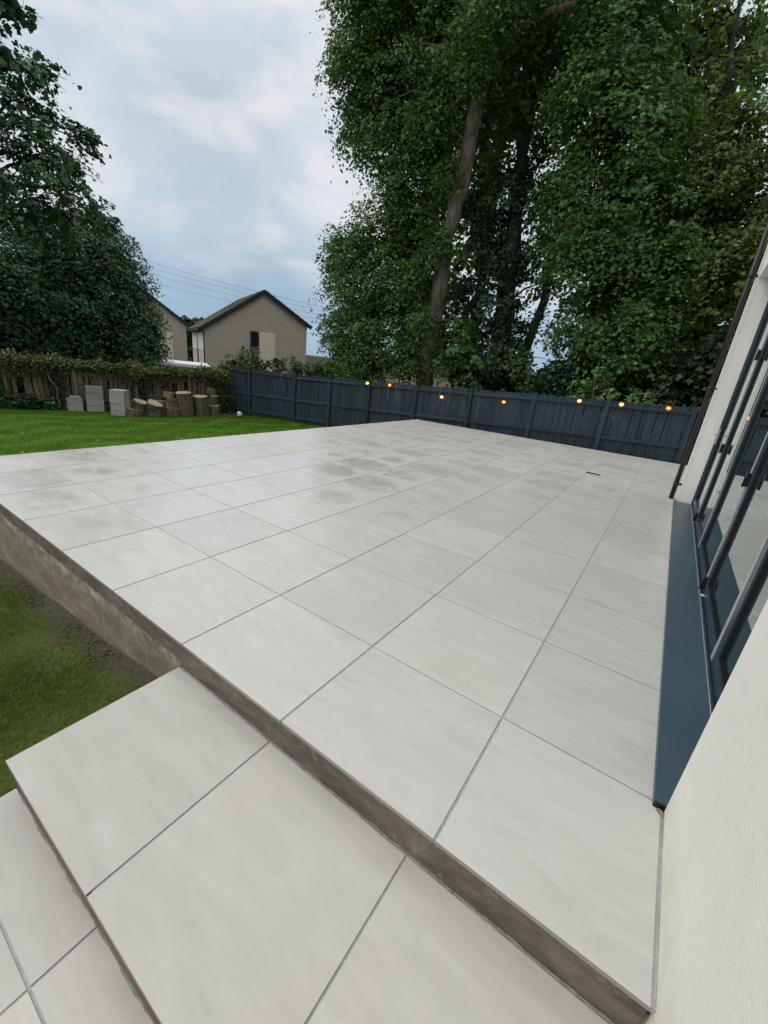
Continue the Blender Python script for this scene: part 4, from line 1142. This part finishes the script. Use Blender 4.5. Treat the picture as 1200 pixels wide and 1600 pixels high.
# farther wood
tree('far_tree', 'dark tree deep in the wood behind the broad crowned tree', 'tree',
     [(-3.5, 22, -1.4), (-3.6, 22, 8), (-3.7, 22, 16)], [.35, .25, .1],
     [(-4.6, 22, 15.5, 2.4), (-2.4, 22, 13.0, 2.0), (-1.6, 22, 9.4, 1.9), (-3.4, 22, 7.6, 2.0), (-1.0, 22, 5.8, 2.2), (-2.6, 22, 3.2, 2.0), (0.2, 22, 2.6, 2.2), (-4.9, 22, 1.5, 1.3)], L_DARK, M_DARKBARK, dens=300, lsize=.24, kw=dict(cluster_r=.5, gap=-.05))
tree('far_tree', 'far tree glimpsed behind the yellow green tree by the wall', 'tree',
     [(3.0, 22, -1.4), (3.0, 22, 8), (3.0, 22, 12)], [.35, .25, .1],
     [(2.2, 22, 7.4, 1.8), (4.2, 22, 6.0, 2.4), (1.6, 22, 4.6, 2.2), (3.6, 22, 2.4, 2.4)], L_BEECH, M_DARKBARK, dens=260, lsize=.24, kw=dict(cluster_r=.5, gap=-.05))
tree('far_tree', 'far tree filling in behind the leaning sycamore trunk', 'tree',
     [(-9.6, 21, -1.4), (-9.6, 21, 8), (-9.8, 21, 16)], [.3, .22, .1],
     [(-11.5, 21, 16.0, 2.3), (-9.6, 21, 14.5, 2.4), (-12.6, 21, 13.4, 1.8), (-11.3, 21, 10.6, 1.9), (-9.9, 21, 7.8, 1.6), (-12.4, 21, 5.8, 1.6), (-10.6, 21, 3.6, 1.8), (-12.8, 21, 3.2, 1.3), (-9.0, 21, 1.2, 1.1)], L_SYC, M_DARKBARK, dens=260, lsize=.24, kw=dict(cluster_r=.5, gap=-.05))
tree('tall_hedge_tree', 'dense dark evergreen tree behind the old fence on the left', 'tree',
     [(-24.3, 7.4, -1.5), (-24.3, 7.4, 5.5)], [.3, .15], BL['left_dense'], L_EVER, M_DARKBARK, dens=900, lsize=.12, kw=dict(cluster_r=.40, shell=.6, gap=-.1))
tree('left_tree', 'open crowned tree rising above the dense evergreen on the left', 'tree',
     [(-20.2, 3.0, -1.4), (-19.6, 3.8, 3.0), (-18.9, 4.5, 6.2), (-18.5, 5.0, 9.0)], [.3, .24, .15, .05], BL['left_high'], L_EVER, M_DARKBARK, dens=470, lsize=.125,
     kw=dict(cluster_r=.22, shell=.2, leaves_per=20, gap=.24, gscale=1.4))
tree('overhanging_tree', 'tree out of frame whose twigs hang into the top left corner', 'tree',
     [(-10.8, -0.6, -0.95), (-10.4, 0.0, 3.0), (-9.9, .6, 4.6), (-8.9, 1.2, 5.3), (-7.9, 1.6, 5.35)], [.16, .12, .07, .035, .01], BL['overhang'], L_DARK, M_DARKBARK, dens=1500, lsize=.075, limb_r=.016,
     kw=dict(cluster_r=.055, shell=.15, leaves_per=14))
def shrub(name, label, cat, blobs, mat, ls, dens, rr=.16, lp=20):
    x = sum(b[0] for b in blobs) / len(blobs); y = sum(b[1] for b in blobs) / len(blobs)
    z = gz(x, y) - .02
    tr = [(x, y, z), (x, y, z + .6 * (blobs[0][2] - z)), (blobs[0][0], blobs[0][1], blobs[0][2])]
    return tree(name, label, cat, tr, [.045, .035, .012], blobs, mat, M_STEM, dens=dens, lsize=ls, limb_r=.03, kw=dict(cluster_r=rr, shell=.25, leaves_per=lp))
shrub('maple_sapling', 'young maple sapling in front of the leaning sycamore trunk', 'sapling',
      [(-6.4, 12.8, 2.39, 0.58), (-6.05, 12.8, 1.81, 0.6), (-6.63, 12.8, 1.65, 0.54), (-6.3, 12.8, 2.95, 0.34), (-5.8, 12.8, 1.3, .4)], L_SYC, .15, 900)
shrub('pale_sapling', 'pale green sapling peeping over the fence above the white lamp', 'sapling',
      [(-1.72, 12.3, 2.02, .17), (-1.85, 12.3, 1.62, .28), (-1.5, 12.3, 1.72, .22), (-2.2, 12.3, 1.62, .24), (-2.1, 12.3, 1.3, .3), (-1.35, 12.25, 1.5, .2)], L_SAP, .10, 620)
shrub('low_sapling', 'low pale shrub over the fence top beside the red orange lamp', 'shrub',
      [(-0.36, 12.3, 1.50, .24), (-0.66, 12.3, 1.5, .2), (-0.05, 12.3, 1.55, .16), (0.12, 12.35, 1.35, .2)], L_SAP, .10, 600)
shrub('understorey_bush', 'yellow green bush far behind the fence between the two dark trunks', 'bush',
      [(-6.04, 18.0, 1.57, 0.85), (-6.57, 18.0, 1.23, 0.72), (-5.5, 18.0, 1.1, 0.7)], L_BEECH, .17, 420, .3)  # yellowish leaf colour of its own
shrub('wall_bush', 'dark bush behind the fence next to the house corner', 'bush',
      [(0.5, 12.9, 2.0, .7), (0.1, 12.9, 1.7, .5), (1.1, 12.9, 1.7, .8), (0.9, 12.9, 2.8, .7)], L_DARK, .14, 800, .25)
HB = [(-15.45, 11.4, 1.10, .62), (-15.93, 10.9, .86, .5), (-14.77, 12.1, .92, .57), (-14.11, 12.8, .92, .5), (-13.51, 13.4, 1.0, .55), (-12.98, 13.9, 1.05, .6), (-16.2, 10.6, .62, .36)]
hl = ['leafy green bush with a rounded top left of the far window', 'bush filling the corner behind both fences', 'low bush beneath the cream panel of the far house',
      'low green bush right of the cream panel', 'bright bush under the right corner of the far gable', 'bush at the foot of the big sycamore crown', 'sprawling bramble at the end of the old fence']
for b, lb in zip(HB, hl):
    xx, yy, zz, r = b
    shrub('green_bush', lb, 'bush', [(xx, yy, zz, r), (xx + .25, yy + .2, zz - .5, r * .9), (xx - .2, yy - .3, zz - .55, r * .9), (xx, yy, zz - 1.1, r)], L_HEDGE, .10, 700, .17)
for (xx, yy, zz, r, nm) in ((-76.9, 45.3, 3.6, 2.3, 'small rounded dark tree on the skyline between the two gables'), (-76.1, 48.2, 3.9, 2.6, 'wider dark tree on the skyline beside the moss roof')):
    tree('skyline_tree', nm, 'tree', [(xx, yy, -1.6), (xx, yy, zz)], [.3, .2], [(xx, yy, zz, r), (xx + .5, yy + 1.2, zz - .8, r * .9), (xx, yy - 1.2, zz - 1, r * .9), (xx, yy, zz - 3, r)], L_DARK, M_DARKBARK, dens=120, lsize=.5, kw=dict(cluster_r=.5, gap=-.05))

# ------------------------------------------------------------------ far houses
M_BRICK = simple("buff roughcast", (0.385, 0.33, 0.265), (0.44, 0.38, 0.31), 1.6, .9, .2, .01, detail=8)
M_PANEL = simple("cream panel", (0.60, 0.54, 0.43), (0.67, 0.60, 0.49), 2, .85, .1)
M_BARGE = simple("dark bargeboard", (0.010, 0.012, 0.022), (0.018, 0.02, 0.032), 5, .5, 0)
M_TILE = simple("mossy roof tiles", (0.028, 0.030, 0.026), (0.075, 0.095, 0.045), 1.2, .9, .4, .02)
M_SHADE = simple("brown shaded roughcast", (0.13, 0.10, 0.085), (0.16, 0.125, 0.10), 2, .9, .1)
def gable_house(label, L, g, v, width, depth, zg, zL, zR, apex, zA, win=None, panel=None, clad=False, pipes=()):
    """L corner, g unit vector along the gable, v unit vector into depth; local axes X=g, Y=v"""
    ang = math.atan2(g[1], g[0])
    h = empty('house', (L[0], L[1], zg), ang); tag(h, label, 'house')
    zL, zR, zA = zL - zg, zR - zg, zA - zg
    flip = 1 if (g[0] * v[1] - g[1] * v[0]) > 0 else -1
    bm = bmesh.new(); pr = [(0, 0), (width, 0), (width, zR), (apex, zA), (0, zL)]
    f0 = [bm.verts.new((x, 0, z)) for x, z in pr]; f1 = [bm.verts.new((x, flip * depth, z)) for x, z in pr]
    bm.faces.new(f0); bm.faces.new(list(reversed(f1)))
    for i in range(5): bm.faces.new((f0[i], f1[i], f1[(i + 1) % 5], f0[(i + 1) % 5]))
    bmesh.ops.recalc_face_normals(bm, faces=bm.faces)
    me = bpy.data.meshes.new('wall'); bm.to_mesh(me); bm.free(); link('wall', me, M_BRICK, h)
    fy = -1 * flip   # outward on the gable side
    oh = .22
    for (xa, za, xb, zb_) in ((0, zL, apex, zA), (width, zR, apex, zA)):
        dx, dz = xb - xa, zb_ - za; ln = math.hypot(dx, dz); ux, uz = dx / ln, dz / ln
        ex = .42
        sx, sz = xa - ux * ex, za - uz * ex
        nx, nz = (-uz, ux) if ux > 0 else (uz, -ux)
        def pt(s, t_, y): return (sx + ux * s + nx * t_, y, sz + uz * s + nz * t_)
        bm = bmesh.new(); ya, yb2 = fy * oh, flip * (depth + .2)
        nrow = int((ln + ex) / .42)
        # stepped courses of tiles
        for k in range(nrow):
            s0, s1 = (ln + ex) * k / nrow, (ln + ex) * (k + 1) / nrow + .0
            vv = [bm.verts.new(pt(*q)) for q in ((s0, .02, ya), (s1, .02, ya), (s1, .075, ya), (s0, .11, ya), (s0, .02, yb2), (s1, .02, yb2), (s1, .075, yb2), (s0, .11, yb2))]
            for q in ((0, 1, 2, 3), (7, 6, 5, 4), (0, 4, 5, 1), (1, 5, 6, 2), (2, 6, 7, 3), (3, 7, 4, 0)): bm.faces.new([vv[i] for i in q])
        bmesh.ops.recalc_face_normals(bm, faces=bm.faces)
        me = bpy.data.meshes.new('roof'); bm.to_mesh(me); bm.free(); rf = link('roof', me, M_TILE, h)
        bm = bmesh.new()
        vv = [bm.verts.new(pt(*q)) for q in ((0, -.20, ya - fy * .02), (ln + ex, -.20, ya - fy * .02), (ln + ex, .015, ya - fy * .02), (0, .015, ya - fy * .02), (0, -.20, ya - fy * .06), (ln + ex, -.20, ya - fy * .06), (ln + ex, .015, ya - fy * .06), (0, .015, ya - fy * .06))]
        for q in ((0, 1, 2, 3), (7, 6, 5, 4), (0, 4, 5, 1), (1, 5, 6, 2), (2, 6, 7, 3), (3, 7, 4, 0)): bm.faces.new([vv[i] for i in q])
        bmesh.ops.recalc_face_normals(bm, faces=bm.faces)
        me = bpy.data.meshes.new('bargeboard'); bm.to_mesh(me); bm.free(); link('bargeboard', me, M_BARGE, h)
    if win:
        x0, x1, z0, z1 = win; z0 -= zg; z1 -= zg
        w = MB()
        for (a, b, c, d) in ((x0, x1, z0, z0 + .07), (x0, x1, z1 - .07, z1), (x0, x0 + .07, z0 + .07, z1 - .07), (x1 - .07, x1, z0 + .07, z1 - .07)):
            w.box(a, b, min(fy * .045, fy * .002), max(fy * .045, fy * .002), c, d)
        wf = w.build('window', M_WINFRAME, h)
        w = MB(); w.box(x0 + .07, x1 - .07, min(fy * .022, fy * .003), max(fy * .022, fy * .003), z0 + .07, z1 - .07); w.build('pane', M_FARGLASS, wf)
        w = MB(); w.box(x0 - .05, x1 + .05, min(fy * .09, 0), max(fy * .09, fy * .001), z0 - .14, z0 - .003); w.build('sill', M_WINFRAME, wf)
    if panel:
        x0, x1, z0, z1 = panel
        w = MB(); w.box(x0, x1, min(fy * .03, fy * .001), max(fy * .03, fy * .001), z0 - zg, z1 - zg); w.build('panel', M_PANEL, h)
    # eaves gutter and downpipes on the left flank
    w = MB(); w.box(-.48, -.36, min(0, flip * depth), max(0, flip * depth), zL - .36, zL - .24); w.build('gutter', M_BARGE, h)
    w = MB(); w.box(-.36, -.01, min(0.03, flip * depth), max(.03, flip * depth), zL - .26, zL - .235); w.build('soffit', M_BARGE, h)
    for yy in pipes:
        w = MB(); w.tube([(-.06, flip * yy, 0), (-.06, flip * yy, zL - .5), (-.40, flip * yy, zL - .3)], .05, 6); w.build('downpipe', M_BARGE, h)
    if clad:
        a, b = clad
        nb = 16
        for k in range(nb):
            y0 = a + (b - a) * k / nb; y1 = y0 + (b - a) / nb * .62
            w = MB(); w.box(-.05, -.002, min(flip * y0, flip * y1), max(flip * y0, flip * y1), zL - 1.75, zL - .45)
            w.build('window', M_WHITE if k % 1 == 0 else M_PANEL, h)
    return h
gv = Vector((0.4463, 0.8949)); vv_ = Vector((-0.8949, 0.4463))
gable_house('buff gable house with moss roof and one small dark window', (-29.9, 18.62), gv, vv_, 7.85, 9.5, -1.6, 2.78, 3.86, 4.35, 5.78,
            win=(3.28, 3.98, 1.42, 2.85), panel=(4.0, 5.25, -1.4, 2.84), clad=(.35, 9.0), pipes=(.12, 4.6, 9.3))
gable_house('second buff gable house half hidden by the dark evergreen', (-46.3, 17.4), gv, vv_, 8.3, 10, -1.6, 3.0, 3.25, 4.1, 6.1,
            panel=(5.2, 7.0, -1.4, 2.2))
gable_house('cream house glimpsed through gaps under the sycamore', (-19.4, 27.6), Vector((.86, .5)), Vector((-.5, .86)), 6.5, 6, -1.6, 1.3, 1.3, 3.2, 3.0)
# flat white garage roof
gr = empty('garage', (-23.6, 13.2, -1.6)); tag(gr, 'low garage with pale flat roof in front of the gable house', 'garage')
w = MB(); w.box(-2.2, 1.5, -2.6, 1.1, 0, 1.83); w.build('wall', M_PANEL, gr, None, math.radians(-30))
w = MB(); w.box(-2.35, 1.65, -2.75, 1.25, 1.833, 1.97); w.build('roof', M_WHITE, gr, None, math.radians(-30))
# power lines
poles = [((-60, 25, 10.9), (-18, 34.4, 4.7)), ((-60, 25, 10.3), (-18, 34.4, 4.45)), ((-60, 26, 8.5), (-18, 34.4, 4.1)), ((-60, 26, 9.5), (-18, 34.4, 4.25))]
labs = ['topmost of the overhead wires above the gable', 'second overhead wire below the top one', 'lowest overhead wire passing the gable ridge', 'third overhead wire between second and lowest']
for (a, b), lb in zip(poles, labs):
    m = MB(); A, B = Vector(a), Vector(b); pts = []
    for k in range(25):
        t_ = k / 24; p = A.lerp(B, t_); p.z -= 1.0 * 4 * t_ * (1 - t_) * .6; pts.append(p)
    m.tube(pts, .014, 4); tag(m.build('overhead_wire', M_WIRE), lb, 'wire', 'overhead wires across the sky')
